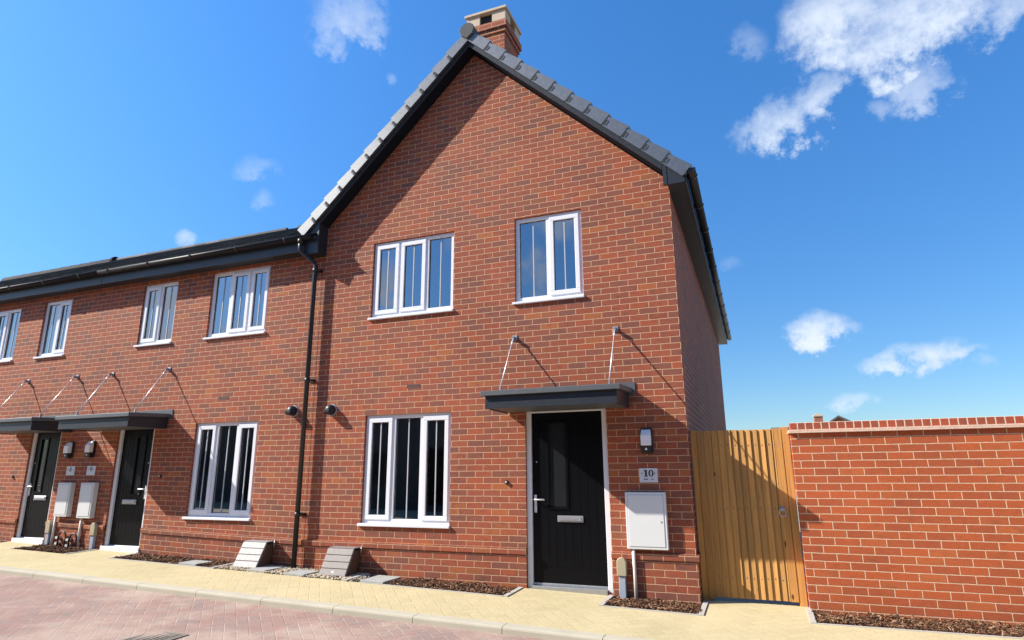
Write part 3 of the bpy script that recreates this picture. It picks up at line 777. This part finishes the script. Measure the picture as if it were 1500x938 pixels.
# door canopies: grey slab with lip, dark fascia, wall flashing, two tie rods
def canopy(loc, label, Wd=1.62, D=.72):
    t = thing('door_canopy', label, 'canopy', loc, 'flat canopies over the front doors')
    h = Wd / 2
    s = MB(); s.hexa([(-h, -D, -.055), (h, -D, -.055), (h, -.014, -.02), (-h, -.014, -.02), (-h, -D, -.0), (h, -D, -.0), (h, -.014, .035), (-h, -.014, .035)])
    s.build('canopy_top', M['lead'], t, bevel=.004)
    f = MB(); e = .045; fd = .145
    f.hexa([(-h + e, -D + e, -.055 - fd), (h - e, -D + e, -.055 - fd), (h - e, -D + e + .02, -.055 - fd), (-h + e, -D + e + .02, -.055 - fd), (-h + e, -D + e, -.053), (h - e, -D + e, -.053), (h - e, -D + e + .02, -.053), (-h + e, -D + e + .02, -.053)])
    f.box(-h + e, h - e, -D + e - .006, -D + e - .001, -.055 - fd, -.055 - fd + .075)
    for sx in (-1, 1): f.hexa([(sx * (h - e), -D + e + .021, -.055 - fd), (sx * (h - e - .02), -D + e + .021, -.055 - fd), (sx * (h - e - .02), -.015, -.055 - fd), (sx * (h - e), -.015, -.055 - fd), (sx * (h - e), -D + e + .021, -.053), (sx * (h - e - .02), -D + e + .021, -.053), (sx * (h - e - .02), -.015, -.022), (sx * (h - e), -.015, -.022)])
    f.build('fascia', M['anthracite'], t)
    u = MB(); u.box(-h + e + .021, h - e - .021, -D + e + .021, -.015, -.045 - fd, -.035 - fd); u.build('soffit', M['lead'], t)
    w = MB(); w.box(-h - .02, h + .035, -.012, -.001, -.05, .105); w.build('flashing', M['lead'], t, bevel=.002)
    for sx in (-.65, .65):
        r = MB(); r.tube([(sx, -.06, .745), (sx, -.5, .06)], .0068, 8); r.tube([(sx, -.075, .72), (sx, -.125, .643)], .0095, 8); rd = r.build('tie_rod', M['steel'], t)
        b = MB(); b.box(sx - .03, sx + .03, -.012, -.0, .725, .79); b.box(sx - .012, sx - .004, -.075, -.012, .73, .77); b.box(sx + .004, sx + .012, -.075, -.012, .73, .77); b.build('wall_bracket', M['galv'], rd, bevel=.002)
        k = MB(); k.box(sx - .022, sx + .022, -.525, -.475, .008, .022); k.box(sx - .009, sx + .009, -.512, -.488, .022, .075); k.build('foot_bracket', M['galv'], rd)
    return t
cn = canopy((-1.395, 0, 2.225), 'dark flat canopy on two steel rods above the door of number 10')
cn9 = copy_thing(cn, (-8.69, 0, 2.215), 'dark flat canopy on two steel rods above the middle of the three doors')
cn8 = copy_thing(cn, (-10.87, 0, 2.225), 'dark flat canopy on two steel rods above the far left door')
for t, dx in ((cn9, .07), (cn8, .0)): pass

# wall lights
def wall_light(loc, label):
    t = thing('wall_light', label, 'wall light', loc, 'wall lights by the front doors')
    b = MB(); b.prism([(-.072, -.12), (-.055, -.14), (.055, -.14), (.072, -.12), (.072, .12), (.055, .14), (-.055, .14), (-.072, .12)], 'y', -.028, -.001)
    b.build('backplate', M['black'], t, bevel=.006)
    s = MB(); s.hexa([(-.058, -.085, -.125), (.058, -.085, -.125), (.058, -.029, -.135), (-.058, -.029, -.135), (-.058, -.095, -.055), (.058, -.095, -.055), (.058, -.029, -.055), (-.058, -.029, -.055)])
    sb = s.build('sensor_housing', M['black'], t, bevel=.006)
    e = MB(); e.ball((0, -.092, -.092), .013, sc=(1, .6, 1)); e.build('sensor_lens', M['diffuser'], sb)
    d = MB(); d.hexa([(-.056, -.10, -.053), (.056, -.10, -.053), (.056, -.029, -.053), (-.056, -.029, -.053), (-.056, -.10, .06), (.056, -.10, .06), (.056, -.029, .06), (-.056, -.029, .06)])
    d.hexa([(-.056, -.10, .06), (.056, -.10, .06), (.056, -.029, .06), (-.056, -.029, .06), (-.05, -.055, .125), (.05, -.055, .125), (.05, -.029, .125), (-.05, -.029, .125)])
    bmesh.ops.remove_doubles(d.bm, verts=d.bm.verts[:], dist=.0005)
    d.build('diffuser', M['diffuser'], t, bevel=.006)
    return t
wl = wall_light((-.45, 0, 1.652), 'white and black sensor light on the wall right of door 10')
copy_thing(wl, (-9.56, 0, 1.735), 'white and black sensor light just left of the middle door')
copy_thing(wl, (-10.08, 0, 1.73), 'white and black sensor light just right of the far left door')

# number plates
def ring(mb, cx, cz, rx, rz, ix, iz, y0, y1, n=28):
    O = [(cx + rx * math.cos(2 * math.pi * k / n), cz + rz * math.sin(2 * math.pi * k / n)) for k in range(n)]
    I = [(cx + ix * math.cos(2 * math.pi * k / n), cz + iz * math.sin(2 * math.pi * k / n)) for k in range(n)]
    for k in range(n):
        a, b = k, (k + 1) % n
        mb.hexa([(O[a][0], y0, O[a][1]), (O[b][0], y0, O[b][1]), (I[b][0], y0, I[b][1]), (I[a][0], y0, I[a][1]), (O[a][0], y1, O[a][1]), (O[b][0], y1, O[b][1]), (I[b][0], y1, I[b][1]), (I[a][0], y1, I[a][1])])
def plate(loc, label, digits, w=.205, h=.155, street=False):
    t = thing('number_plate', label, 'number plate', loc, 'house number plates')
    b = MB(); b.box(-w / 2, w / 2, -.008, -.001, -h / 2, h / 2); b.build('plate', M['plate'], t, bevel=.002)
    m = MB(); y0, y1 = -.0105, -.008; H = .036; cz = .022
    if digits == '10':
        c = -.026; m.box(c - .0105, c + .0105, y0, y1, cz - H + .007, cz + H); m.box(c - .021, c + .021, y0, y1, cz - H, cz - H + .007)
        m.prism([(c - .011, cz + H), (c - .011, cz + H - .012), (c - .024, cz + H - .016), (c - .024, cz + H - .010)], 'y', y0, y1)
        ring(m, .03, cz, .028, H + .001, .012, H - .006, y0, y1)
    elif digits == '9':
        ring(m, 0, cz + .013, .026, .024, .011, .018, y0, y1)
        m.prism([(.026, cz + .014), (.013, cz + .012), (.008, cz - .016), (-.012, cz - .029), (-.015, cz - .036), (.008, cz - .033), (.023, cz - .012)], 'y', y0, y1)
    elif digits == '8':
        ring(m, 0, cz + .018, .020, .018, .009, .013, y0, y1); ring(m, 0, cz - .015, .025, .021, .011, .015, y0, y1)
    m.build('numeral', M['ink'], t)
    k = MB()
    for sx in (-1, 1):
        q = sx * (.072 if digits == '10' else .06)
        k.prism([(q - .006, cz - .004), (q, cz - .018), (q + .006, cz - .004), (q, cz + .018)], 'y', y0, y1)
    if street:
        x = -.052
        while x < .055:
            ww = random.choice((.006, .008, .010)); 
            if random.random() > .12:
                k.box(x, x + .003, y0, y1, -.05, -.034); k.box(x + ww - .003, x + ww, y0, y1, -.05, -.034 - random.choice((0, .004))); k.box(x + .003, x + ww - .003, y0, y1, -.045 + random.choice((0, .008)), -.0425 + random.choice((0, .005)) + .002)
            x += ww + .003
    k.build('lettering', M['ink_grey'], t)
    return t
plate((-.455, 0, 1.273), 'grey plate reading 10 under the wall light right of the door', '10', street=True)
plate((-9.515, 0, 1.39), 'small grey number plate above the white meter box nearer the middle door', '9', .2, .15)
plate((-10.01, 0, 1.39), 'small grey number plate above the white meter box nearer the far left door', '8', .2, .15)

# meter boxes
def meter(loc, label, w, z0, z1, d, drop, px, group='white meter boxes on the walls'):
    t = thing('meter_box', label, 'meter box', loc, group)
    b = MB(); b.box(-w / 2, w / 2, -d, -.001, z0, z1); b.build('box', M['meter'], t, bevel=.006)
    e = .03; k = MB(); k.box(-w / 2 + e - .004, w / 2 - e + .004, -d - .0015, -d + .01, z0 + e - .004, z1 - e + .004); k.build('door_gap', M['duct'], t)
    q = MB(); q.box(-w / 2 + e, w / 2 - e, -d - .005, -d + .005, z0 + e, z1 - e); dr = q.build('door', M['meter'], t, bevel=.003)
    l = MB(); l.tube([(w / 2 - .06, -d - .004, (z0 + z1) / 2 - .01), (w / 2 - .06, -d - .009, (z0 + z1) / 2 - .01)], .009, 10); l.build('lock', M['galv'], dr)
    p = MB(); p.tube([(px, -.036, z0 + .01), (px + drop[0], -.036, drop[1])], .019, 10); p.build('pipe', M['pipe_white'], t)
    return t
meter((-.497, 0, 0), 'white meter box with framed door below the plate reading 10', .445, .49, 1.092, .068, (.006, gw(-.7) - .02), -.163)
meter((-9.435, 0, 0), 'white meter box left of the middle door, the nearer of the two together', .315, .648, 1.2, .085, (-.01, gw(-9.5) - .02), -.085)
meter((-9.985, 0, 0), 'white meter box right of the far left door, the farther of the two together', .315, .663, 1.2, .085, (-.01, gw(-10) - .02), -.155)

# duct covers with arched tan caps
def duct(loc, label, h=.38):
    t = thing('cable_duct', label, 'duct cover', loc, 'tan capped cable ducts at the wall foot')
    c = MB(); pr = [(-.052, h * .52), (.052, h * .52), (.052, h - .05)] + [(.052 * math.cos(a), h - .05 + .05 * math.sin(a)) for a in [R(q) for q in range(20, 180, 20)]] + [(-.052, h - .05)]
    c.prism(pr, 'y', -.075, -.013); c.build('cap', M['tan'], t, bevel=.006)
    p = MB(); p.box(-.036, .036, -.06, -.013, -.05, h * .52 - .001); p.build('channel', M['duct'], t, bevel=.004)
    return t
dc = duct((-.795, 0, .0), 'tan capped grey cable duct just right of door 10', .40)
copy_thing(dc, (-9.19, 0, .185), 'tan capped grey cable duct just left of the middle door')
copy_thing(dc, (-10.25, 0, .195), 'tan capped grey cable duct just right of the far left door')

# looped black pipes rising from the bed between the left doors
def loop(loc, label):
    t = thing('pipe_loop', label, 'pipe', loc, 'looped black pipes in the bed')
    m = MB(); pts = [(-.085, -.06, -.05), (-.085, -.06, .14)] + [(-.085 * math.cos(a), -.06, .14 + .095 * math.sin(a)) for a in [R(q) for q in range(20, 180, 20)]] + [(.085, -.06, .14), (.085, -.06, -.05)]
    m.tube(pts, .013, 8); m.build('pipe', M['black'], t)
    for z in (.03, .12):
        b = MB(); b.box(-.15, -.1, -.07, -.013, z, z + .035); b.build('pipe_clip', M['pipe_white'], t)
    return t
lp = loop((-9.88, 0, gw(-9.88)), 'looped black pipe at the wall foot, the taller of two between the two left doors')
lp2 = copy_thing(lp, (-9.62, .0, gw(-9.62) - .02), 'looped black pipe at the wall foot beside the meter pipe nearer to the middle door')

# vent cowls
def cowl(loc, label):
    t = thing('vent_cowl', label, 'vent', loc, 'round black vent cowls by the downpipe')
    c = MB(); c.tube([(0, -.001, 0), (0, -.012, 0)], [.085, .08], 18); c.build('sealant_ring', M['duct'], t)
    h = MB()
    # hood: half a dome swept over the opening
    n = 16; rings = []
    for i in range(7):
        a = R(90) * i / 6; r = .072 * math.cos(a) if i < 6 else .004; yy = -.05 - .062 * math.sin(a)
        rings.append([(r * math.cos(2 * math.pi * k / n), yy, r * math.sin(2 * math.pi * k / n)) for k in range(n)])
    rings.insert(0, [(.072 * math.cos(2 * math.pi * k / n), -.005, .072 * math.sin(2 * math.pi * k / n)) for k in range(n)])
    V = [[h.bm.verts.new(p) for p in r] for r in rings]
    for A, B in zip(V, V[1:]):
        for k in range(n):
            f = h.bm.faces.new([A[k], A[(k + 1) % n], B[(k + 1) % n], B[k]]); f.smooth = True
    h.bm.faces.new(V[-1]); h.build('hood', M['black'], t)
    o = MB(); o.hexa([(-.062, -.124, -.05), (.045, -.124, -.05), (.045, -.06, -.058), (-.062, -.06, -.058), (-.066, -.128, -.0), (.05, -.128, -.0), (.05, -.06, .0), (-.066, -.06, .0)]); o.build('opening', M['dark'], t, bevel=.01)
    return t
vc = cowl((-4.806, 0, 2.182), 'round black vent cowl on the wall right of the downpipe')
copy_thing(vc, (-5.473, 0, 2.195), 'round black vent cowl on the wall left of the downpipe')

# door bells
def bell(loc, label):
    t = thing('doorbell', label, 'doorbell', loc, 'small doorbell pushes beside the doors')
    b = MB(); b.tube([(0, -.001, 0), (0, -.022, 0)], [.026, .022], 14); b.build('housing', M['black'], t)
    p = MB(); p.ball((-.004, -.022, .004), .010, sc=(1, .5, 1)); p.build('button', M['diffuser'], t)
    return t
bl = bell((-2.165, 0, 1.196), 'small round doorbell on the bricks left of door 10')
copy_thing(bl, (-7.945, 0, 1.29), 'small round doorbell on the bricks right of the middle door')
copy_thing(bl, (-11.48, 0, 1.30), 'small round doorbell on the bricks left of the far left door')

# gas meter boxes leaning at the wall foot
def gas_box(loc, label, lid):
    t = thing('gas_meter_box', label, 'meter box', loc, 'sloping gas meter boxes at the wall foot')
    b = MB(); W = .185
    prof = [(-.305, .0), (-.155, .275), (-.02, .29), (-.018, .18), (-.05, .06), (-.12, -.05), (-.29, -.05)]
    b.prism(prof, 'x', -W, W); b.build('body', M['gasbody'], t, bevel=.006)
    # lid: four boards with open lines between, lying on the slope
    l = MB(); a = Vector((-.338, .0)); c = Vector((-.172, .303)); d = (c - a); nrm = Vector((-d.y, d.x)).normalized()
    n = 4
    for i in range(n):
        p, q = a + d * (i / n + (.008 if i else 0)), a + d * ((i + 1) / n - .008)
        if i == 0: p = a
        l.hexa([(-W - .012, p.x, p.y), (W + .012, p.x, p.y), (W + .012, q.x, q.y), (-W - .012, q.x, q.y)] + [(s * (W + .012), k.x + nrm.x * .016, k.y + nrm.y * .016) for s, k in ((-1, p), (1, p), (1, q), (-1, q))])
    p, q = a, c; l.hexa([(-W - .010, p.x - nrm.x * .012, p.y - nrm.y * .012), (W + .010, p.x - nrm.x * .012, p.y - nrm.y * .012), (W + .010, q.x - nrm.x * .012, q.y - nrm.y * .012), (-W - .010, q.x - nrm.x * .012, q.y - nrm.y * .012)] + [(s * (W + .010), k.x - nrm.x * .002, k.y - nrm.y * .002) for s, k in ((-1, p), (1, p), (1, q), (-1, q))])
    l.box(-W - .012, W + .012, -.172, -.03, .304, .318)
    ld = l.build('lid', lid, t, bevel=.003)
    k = MB(); z = a + d * .12; k.tube([(0, z.x + nrm.x * .014, z.y + nrm.y * .014), (0, z.x + nrm.x * .02, z.y + nrm.y * .02)], .010, 10); k.build('lock', M['galv'], ld)
    h = MB(); h.tube([(W + .03, -.03, .31), (W + .035, -.05, .325), (W + .035, -.06, .29), (W + .03, -.055, .22)], .008, 8); h.tube([(W + .0, -.03, .31), (W + .03, -.03, .31)], .007, 8); h.build('hinge_rod', M['galv'], t)
    return t
gas_box((-5.80, 0, gw(-5.8) + .0), 'pale sloping gas meter box left of the downpipe', plain('gas_lid_pale', (.29, .275, .265), .5, .05, spec=.3))
gas_box((-4.39, 0, gw(-4.39) - .0), 'brownish sloping gas meter box right of the downpipe', M['gaslid'])

# loose paving slabs set in the bed
for i, (x0, x1, y0, y1, lab) in enumerate(((-6.82, -6.5, -.49, -.2, 'pale grey slab in the bark left of the pale gas box'), (-5.61, -5.32, -.5, -.15, 'grey slab between the pale gas box and the gravel'),
        (-5.0, -4.69, -.505, -.2, 'grey slab just left of the brownish gas box'), (-3.86, -3.54, -.505, -.1, 'mottled slab right of the brownish gas box'))):
    s = MB(); xm = (x0 + x1) / 2
    s.box(-(x1 - x0) / 2, (x1 - x0) / 2, y0, y1, -.05, .022); o = s.build('paving_slab', M['slab'], None, bevel=.005); o.location = (xm, 0, gw(xm) - .004)
    o.rotation_euler = (0, .0235, 0)
    tag(o, lab, 'paving slab', 'loose slabs in the bed')

# gully grate in the road
gx, gy = -4.28, -2.93; gz = gw(gx) + .02 * gy - .062
gr = thing('drain_grate', 'cast iron drain grate set in the block paved road', 'drain', (gx, gy, gz))
f = MB(); 
for (a, b, c, d) in ((-.2, .2, -.2, -.17), (-.2, .2, .17, .2), (-.2, -.17, -.17, .17), (.17, .2, -.17, .17)): f.box(a, b, c, d, -.05, .006)
f.build('frame', M['cast'], gr)
f = MB()
for i in range(7): x = -.145 + i * .0483; f.box(x - .013, x + .013, -.169, .169, -.03, .004)
f.build('grating', M['cast'], gr)
f = MB(); f.quad([(-.17, -.17, .0005), (.17, -.17, .0005), (.17, .17, .0005), (-.17, .17, .0005)]); f.build('pit', M['dark'], gr, recalc=False)

# ------------------------------------------------------------------ timber gate
GY = .19
gt = thing('garden_gate', 'tall tan boarded timber gate between the house corner and the garden wall', 'gate', (.54, GY, gw(.5)))
gb = gw(.5); top = 1.755 - gb; x0, x1 = .016 - .54, 1.043 - .54
b = MB(); x = x0 + .135; pitchb = .0695
while x < x1 - .175:
    e = min(x + pitchb + .012, x1 - .16); tj = random.uniform(-.003, .002)
    b.hexa([(x, -.004, .045), (e, -.026, .045), (e, .0, .045), (x, .0, .045), (x, -.004, top + tj), (e, -.026, top + tj), (e, .0, top + tj), (x, .0, top + tj)])
    x += pitchb
bo = b.build('boards', M['timber'], gt)
nl = MB(); x = x0 + .135
while x < x1 - .175:
    for z in (.25, .95, 1.62):
        nl.tube([(x + .05 + random.uniform(-.006, .006), -.016, z + random.uniform(-.012, .012)), (x + .05, -.024, z)], .0045, 6)
    x += pitchb
nl.build('nails', M['ink_grey'], gt)
for z in (.25, .95, 1.62):
    r = MB(); r.box(x0 + .13, x1 - .16, .001, .045, z - .045, z + .045); r.build('rail', M['timber'], gt)
p = MB(); p.box(x0, x0 + .062, -.012, .08, -.02, top + .01); p.box(x0 + .064, x0 + .134, -.018, .06, .02, top); p.build('hanging_post', M['timber'], gt, bevel=.003)
p = MB(); p.box(x1 - .16, x1 - .078, -.024, .02, .04, top + .005); p.build('closing_board', M['timber'], gt, bevel=.003)
p = MB(); p.box(x1 - .075, x1 - .002, -.02, .08, -.08, top + .02); p.build('latch_post', M['timber'], gt, bevel=.003)
rg = MB(); cx, cz = x1 - .145, .90 - gb; rg.tube([(cx + .033 * math.cos(a), -.055 - .006 * math.sin(a), cz - .015 + .04 * math.sin(a)) for a in [R(q) for q in range(0, 375, 15)]], .0065, 8)
rh = rg.build('ring_handle', M['galv'], gt)
k = MB(); k.tube([(cx, -.02, cz + .02), (cx, -.03, cz + .02)], .028, 14); k.tube([(cx, -.03, cz + .02), (cx, -.06, cz + .02)], .010, 10); k.build('handle_rose', M['galv'], rh)

# ------------------------------------------------------------------ garden wall
gwl = thing('garden_wall', 'orange red brick garden wall with brick on edge coping', 'wall', (1.05, 0, gw(2)))
gz = gw(2); L = 9.0
b = MB(); b.box(0, L, 0, .215, -.3, 1.692 - gz); b.build('wall', M['brick_garden'], gwl, off=(1.05, 0, gz - .003))
c = MB(); c.box(-.025, L, -.035, .25, 1.693 - gz, 1.709 - gz); c.box(-.018, L, -.026, .241, 1.710 - gz, 1.728 - gz)
c.build('creasing_tiles', M['creasing'], gwl, bevel=.003)
c = MB(); c.box(-.0, L, -.002, .217, 1.729 - gz, 1.803 - gz); c.build('coping', M['brick_soldier'], gwl, off=(1.05, 0, gz - 1.729 + .02 + .02), bevel=.004)

# ------------------------------------------------------------------ roofs beyond the wall
def far_house(name, label, loc, rot, w, d, ze, zr, chim=None):
    t = thing(name, label, 'house', loc, 'houses beyond the garden wall'); t.rotation_euler = (0, 0, rot)
    m = MB(); m.prism([(-w / 2, -.3), (w / 2, -.3), (w / 2, ze), (0, zr), (-w / 2, ze)], 'y', 0, d); m.build('wall', M['brick'], t, off=(0, 0, 0))
    r = MB(); o = .3; k = (zr - ze) / (w / 2)
    for sg in (1, -1):
        r.hexa([(0, -o, zr + .02), (sg * (w / 2 + o), -o, ze - k * o + .02), (sg * (w / 2 + o), d + o, ze - k * o + .02), (0, d + o, zr + .02), (0, -o, zr + .2), (sg * (w / 2 + o), -o, ze - k * o + .2), (sg * (w / 2 + o), d + o, ze - k * o + .2), (0, d + o, zr + .2)])
    rr = r.build('roof', M['tile'], t)
    for sx in (-1, 1):
        f = MB(); x = sx * w / 4; f.box(x - .6, x + .6, -.06, .05, 1.0, 2.2); wn = f.build('window', M['upvc'], t); g = MB(); g.box(x - .5, x + .5, -.07, -.061, 1.1, 2.1); g.build('glass_pane', M['dark'], wn)
    if chim:
        c = MB(); c.box(chim[0] - .42, chim[0] + .42, chim[1] - .42, chim[1] + .42, zr - 1.2, chim[2]); cm = c.build('chimney', M['brick'], rr, off=(0, 0, 0))
        c = MB(); c.box(chim[0] - .5, chim[0] + .5, chim[1] - .5, chim[1] + .5, chim[2], chim[2] + .18); c.box(chim[0] - .3, chim[0] + .1, chim[1] - .2, chim[1] + .2, chim[2] + .18, chim[2] + .35); c.build('chimney_top', M['buff'], rr)
    return t
far_house('distant_house', 'dark roofed brick house whose gable peeps over the garden wall', (8.3, 60, gw(9) - .35), R(-14), 7.2, 9, 4.3, 6.6)
far_house('distant_house', 'house with a small brick chimney above the garden wall left of the dark gable', (7.35, 66, gw(6) - .35), R(0), 7.0, 9, 3.2, 6.2, (0, 4, 7.5))
far_house('distant_house', 'grey tiled house roof showing between the gate top and the wall', (4.8, 62, gw(3) - .35), R(90), 6.5, 2.3, 3.2, 5.75)

# ------------------------------------------------------------------ houses added across the road, behind the camera, to darken the lower window reflections
def across(x, label):
    t = thing('added_facing_house', label, 'house', (x, -14.5, gw(x) - .1), 'houses added across the road')
    m = MB(); m.box(-4.4, 4.4, -8, 0, -.3, 5.0); m.build('wall', M['facing'], t, off=(x, 0, 0))
    r = MB(); r.prism([(.3, 4.9), (.3, 5.05), (-4, 8.2), (-8.3, 5.05), (-8.3, 4.9)], 'x', -4.42, 4.42); r.build('roof', M['tile'], t)
    for wx, z0, z1 in ((-2.8, .8, 2.1), (2.6, .8, 2.1), (-2.8, 3.3, 4.5), (2.6, 3.3, 4.5), (0, 3.3, 4.5)):
        f = MB(); f.box(wx - .6, wx + .6, .001, .05, z0, z1); wn = f.build('window', M['anthracite'], t); g = MB(); g.box(wx - .52, wx + .52, .051, .056, z0 + .08, z1 - .08); g.build('glass_pane', M['dark'], wn)
    f = MB(); f.box(-.5, .5, .001, .05, 0, 2.1); f.build('door', M['door'], t)
for i, x in enumerate((-29, -20, -11, -2, 7, 16)): across(x, 'plain dark house added across the road to darken the window reflections')

# ------------------------------------------------------------------ camera
CP = (.71181, -7.20354, 1.31582); YAW, PIT, ROLL, F = -.370347, .24213, -.006874, 903.385
cy, sy, cp_, sp_ = math.cos(YAW), math.sin(YAW), math.cos(PIT), math.sin(PIT)
fwd = Vector((sy * cp_, cy * cp_, sp_)); right = Vector((cy, -sy, 0)); up = right.cross(fwd)
r2 = right * math.cos(ROLL) + up * math.sin(ROLL); u2 = -right * math.sin(ROLL) + up * math.cos(ROLL)
cam = bpy.data.cameras.new('camera'); co = bpy.data.objects.new('camera', cam); COL.objects.link(co)
co.matrix_world = Matrix(((r2.x, u2.x, -fwd.x, CP[0]), (r2.y, u2.y, -fwd.y, CP[1]), (r2.z, u2.z, -fwd.z, CP[2]), (0, 0, 0, 1)))
cam.sensor_width = 36; cam.sensor_fit = 'HORIZONTAL'; cam.lens = F / 1500 * 36; cam.clip_end = 3000; cam.clip_start = .05
scene.camera = co
def dirpix(x, y): return (fwd + r2 * ((x - 750) / F) + u2 * (-(y - 469) / F)).normalized()

# ------------------------------------------------------------------ sun, sky and fair weather cloud
SV = Vector((2.55, 1, -1.92)).normalized()
sl = bpy.data.lights.new('sun', 'SUN'); so_ = bpy.data.objects.new('sun', sl); COL.objects.link(so_)
so_.rotation_euler = SV.to_track_quat('-Z', 'Y').to_euler(); so_.location = (-20, -10, 20)
sl.energy = 5.0; sl.angle = R(.53); sl.color = (1, .94, .84)
wd = bpy.data.worlds.new('World'); scene.world = wd; wd.use_nodes = True; nt = wd.node_tree; nt.nodes.clear()
out = nt.nodes.new('ShaderNodeOutputWorld'); bg = nt.nodes.new('ShaderNodeBackground'); nt.links.new(bg.outputs[0], out.inputs[0])
sky = nt.nodes.new('ShaderNodeTexSky'); sky.sky_type = 'NISHITA'; sky.sun_disc = False
sky.sun_elevation = math.asin(-SV.z); sky.sun_rotation = math.atan2(-SV.x, -SV.y); sky.air_density = 1.0; sky.dust_density = .35; sky.ozone_density = 3.0; sky.altitude = 50
bg.inputs[1].default_value = .113
g = coord(nt, 'Generated')
fb = noise(nt, g, 9, 9, .58); fbm_ = noise(nt, g, 24, 9, .62); fb2 = noise(nt, g, 70, 6, .62); lo = noise(nt, g, 5.5, 3)
def dot(v):
    n = nt.nodes.new('ShaderNodeVectorMath'); n.operation = 'DOT_PRODUCT'; nt.links.new(g, n.inputs[0]); n.inputs[1].default_value = v; return X(nt, n.outputs['Value'])
def blob(px, py, rx, ry, tilt=0, dens=1.0, soft=.55, mirror=False):
    c = dirpix(px, py)
    if mirror: c = Vector((c.x, -c.y, c.z))
    rr = Vector((c.y, -c.x, 0)).normalized(); uu = rr.cross(c)
    ct, st = math.cos(R(tilt)), math.sin(R(tilt))
    a_, b_ = rr * ct + uu * st, -rr * st + uu * ct
    dc = dot(c); k = dc.max(.05)
    a = dot(a_) / k * (F / (rx * .92)); b = dot(b_) / k * (F / (ry * .9))
    kl, km, kh = (1.5, 1.5, .7) if rx > 90 else (.5, 2.0, 1.1)
    wx, wy = (2.2, 1.6) if rx > 90 else (1.0, 3.0)
    a = a + (fb - .5) * wx + (lo - .5) * .6; b = b + (fbm_ - .5) * wy + (fb2 - .5) * .5
    e = 1 - a * a - b * b + (fb - .5) * kl + (fbm_ - .5) * km + (fb2 - .5) * kh
    return e.smooth(.0, 1.45) * min(1.0, dens * 1.08) * dc.gt(.3)
BL = [(1235, 40, 110, 78, 0, 1.0), (1350, 25, 130, 72, 8, .95), (1290, 60, 100, 55, 0, .85), (1470, 0, 80, 26, 0, .5), (1135, 188, 66, 52, 15, .95), (1195, 148, 62, 36, 22, .85), (1352, 122, 46, 34, 0, .5),
      (1290, 160, 22, 16, 0, .35), (1095, 62, 32, 30, -30, .3), (1203, 482, 54, 28, 0, .9), (1340, 522, 66, 22, 8, .9), (1385, 519, 52, 10, 4, .8), (1255, 588, 40, 13, 0, .7), (1438, 531, 18, 12, 0, .4),
      (512, 25, 62, 52, 20, .5), (490, 60, 30, 26, 0, .4), (376, 250, 38, 24, 15, .32), (388, 294, 18, 16, 0, .28), (573, 118, 10, 14, 0, .3), (274, 347, 16, 14, 20, .55), (1070, 385, 20, 12, 0, .15), (1130, 655, 60, 9, 0, .25),
      (566, 415, 44, 46, 0, .8, .55, True), (232, 438, 70, 34, 0, .9, .55, True), (230, 494, 80, 30, 0, .9, .55, True), (372, 482, 60, 18, 0, .7, .55, True), (85, 470, 50, 70, 0, .5, .55, True), (786, 405, 40, 30, 0, .3, .55, True)]
mk = None
for q in BL:
    e = blob(*q); mk = e if mk is None else mk.max(e)
hsv = nt.nodes.new('ShaderNodeHueSaturation'); hsv.inputs['Hue'].default_value = .502; hsv.inputs['Saturation'].default_value = 1.19
up_ = sep(nt, g)[2]
lift = up_.smooth(-.1, .75) * .58 + .62          # thinner haze near the horizon than the sky model gives
lift = lift * (dot((-SV.x, -SV.y, 0)) * .14 + .98)
tint = mixc(nt, 1.0, scalec(nt, sky.outputs[0], lift), (.90, 1.02, 1.13), 'MULTIPLY')
nt.links.new(tint, hsv.inputs['Color'])
cl = ramp(nt, (fb * .6 + lo * .4), [(.32, (3.1, 3.75, 4.75)), (.58, (4.2, 4.65, 5.3))])
# cloud added out of view behind and beside the camera, whitening the ambient light
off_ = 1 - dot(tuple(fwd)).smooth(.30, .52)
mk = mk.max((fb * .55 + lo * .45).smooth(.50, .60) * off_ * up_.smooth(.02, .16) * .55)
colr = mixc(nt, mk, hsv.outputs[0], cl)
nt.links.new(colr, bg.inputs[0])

# ------------------------------------------------------------------ output
scene.view_settings.view_transform = 'Standard'; scene.view_settings.look = 'None'; scene.view_settings.gamma = 1; scene.view_settings.exposure = .88
scene.view_settings.use_curve_mapping = False
scene.render.engine = 'CYCLES'; scene.cycles.use_denoising = True; scene.cycles.max_bounces = 6; scene.cycles.transparent_max_bounces = 12
scene.render.resolution_x, scene.render.resolution_y = 1024, 640
